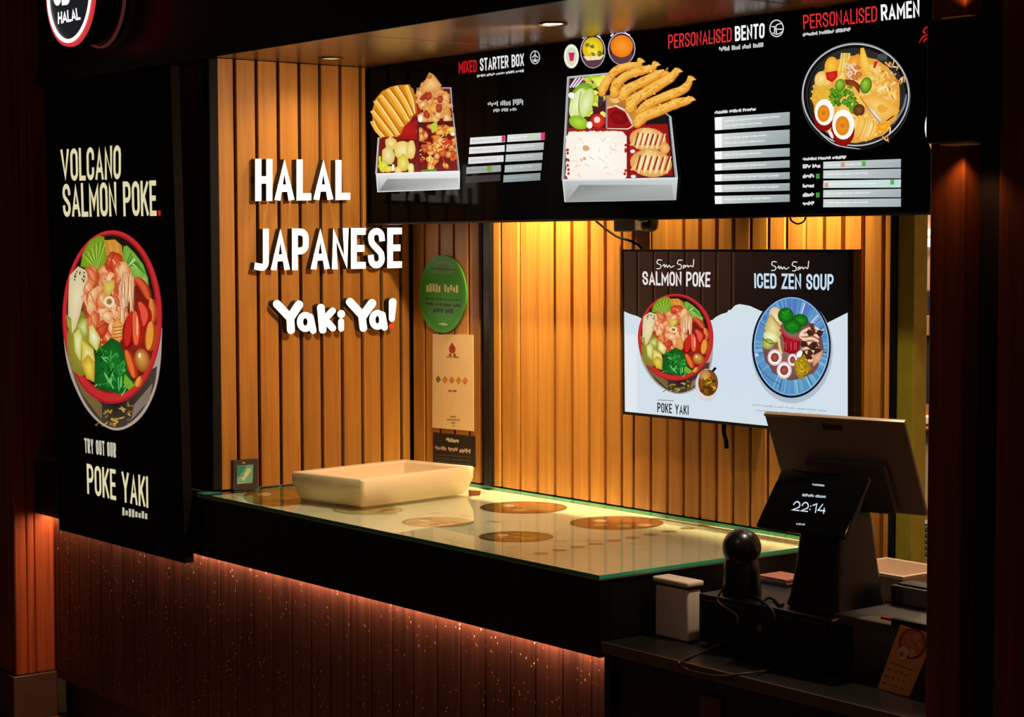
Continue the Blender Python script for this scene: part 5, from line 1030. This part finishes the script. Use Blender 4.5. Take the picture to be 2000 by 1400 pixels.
# ------------------------------------------------------------------ kitchen seen through the gap
dj = MB().rbox(2.114, 2.166, D-.012, D+.04, -.06, HS-.002, .003).build('door_1', mat('olive_paint', (172, 160, 46), .4, noise=.25, scale=26, bump=.1)); struct(dj, 'scratched olive green door edge beside the back wall')
KW = mat('kitchen_wall_paint', (186, 150, 120), .6)
struct(MB().box(-1.2, 3.4, 2.4, 2.5, -.06, 2.7).build('wall_kitchen', KW), 'beige kitchen wall behind the gap'); struct(MB().box(-1.2, 3.4, D+.09, 2.4, 2.6, 2.7).build('ceiling_kitchen', KW), 'beige kitchen ceiling')
struct(MB().box(3.4, 3.46, .05, 2.5, -.06, 2.7).build('wall_right', KW), 'kitchen side wall'); struct(MB().box(-1.26, -1.2, D+.09, 2.5, -.06, 2.7).build('wall_kitchen_left', KW), 'far kitchen side wall')
def pbox(x0, y0, x1, y1, Y, d): a, b = pl(x0, y0, 1, Y), pl(x1, y1, 1, Y); return MB().rbox(a.x, b.x, Y, Y+d, b.z, a.z, .003, 1)
for i, (y0, y1, t_) in enumerate(((449, 459, 'upper'), (467, 482, 'lower'))):
    tag(pbox(1690, y0, 1850, y1, 2.365, .034).build('tube_light', mat('tube_glow', (250, 245, 230), .4, emit=(255, 246, 226), es=1.6)), 'glowing white %s tube light in the kitchen' % t_, 'tube light', 'kitchen tube lights')
area('kitchen_fill_light', (1.5, 1.5, 2.55), (0, 0, 0), 1.6, .6, 60, (1, .82, .62))  # added area light without a fixture, brightens the kitchen
pn_ = empty('coat_rack', pl(1800, 790, 1, 2.0), 'black aprons hanging on white hooks in the kitchen', 'aprons')
pbox(1742, 566, 1826, 790, 2.0, .06).build('apron', mat('apron_cloth', (18, 17, 18), .8, bump=.4, scale=30), pn_); pbox(1791, 543, 1798, 566, 1.99, .02).build('hook', mat('hook_white', (226, 220, 210), .4), pn_); pbox(1803, 616, 1812, 656, 1.985, .012).build('pocket_strap', mat('strap_tan', (150, 120, 70), .7), pn_, label='tan strap')
kc = empty('kitchen_cabinet', pl(1800, 1010, 1, 1.9), 'cream kitchen cabinet with brown worktop beyond the gap', 'cabinet')
pbox(1720, 842, 1840, 1010, 1.9, .45).build('body', mat('cabinet_cream', (206, 184, 150), .5), kc); pbox(1716, 830, 1844, 841, 1.88, .48).build('worktop', mat('cabinet_top', (120, 80, 50), .4), kc)
tag(pbox(1788, 812, 1806, 829, 1.95, .06).build('cloth', mat('cloth_white', (230, 214, 196), .8, bump=.5, scale=60)), 'crumpled white cloth on the kitchen worktop', 'cloth')
wo = MB(); wo.prism([pl(x, y, 1, 2.0) for x, y in ((1792, 822), (1808, 788), (1816, 790), (1806, 828))], (0, .02, 0)); tag(fixn(wo.build('chopping_board', mat('board_wood', (176, 110, 60), .5))), 'slanted wooden chopping board on the kitchen worktop', 'board')
rk = empty('wire_rack', pl(1797, 1092, 1, 1.2), 'metal slatted rack low behind the olive door edge', 'rack')
for i in range(6): pbox(1780, 1021+i*12, 1812, 1025+i*12, 1.2, .25).build('slat', mat('rack_steel', (150, 160, 160), .35, metal=.6), rk)
a = pl(1778, 1016, 1, 1.2)
for dx, dy in ((0, 0), (.12, 0), (0, .23), (.12, .23)): MB().rbox(a.x+dx, a.x+dx+.012, 1.2+dy, 1.212+dy, -.06, a.z, .001, 1).build('rack_post', MATS['rack_steel'], rk)
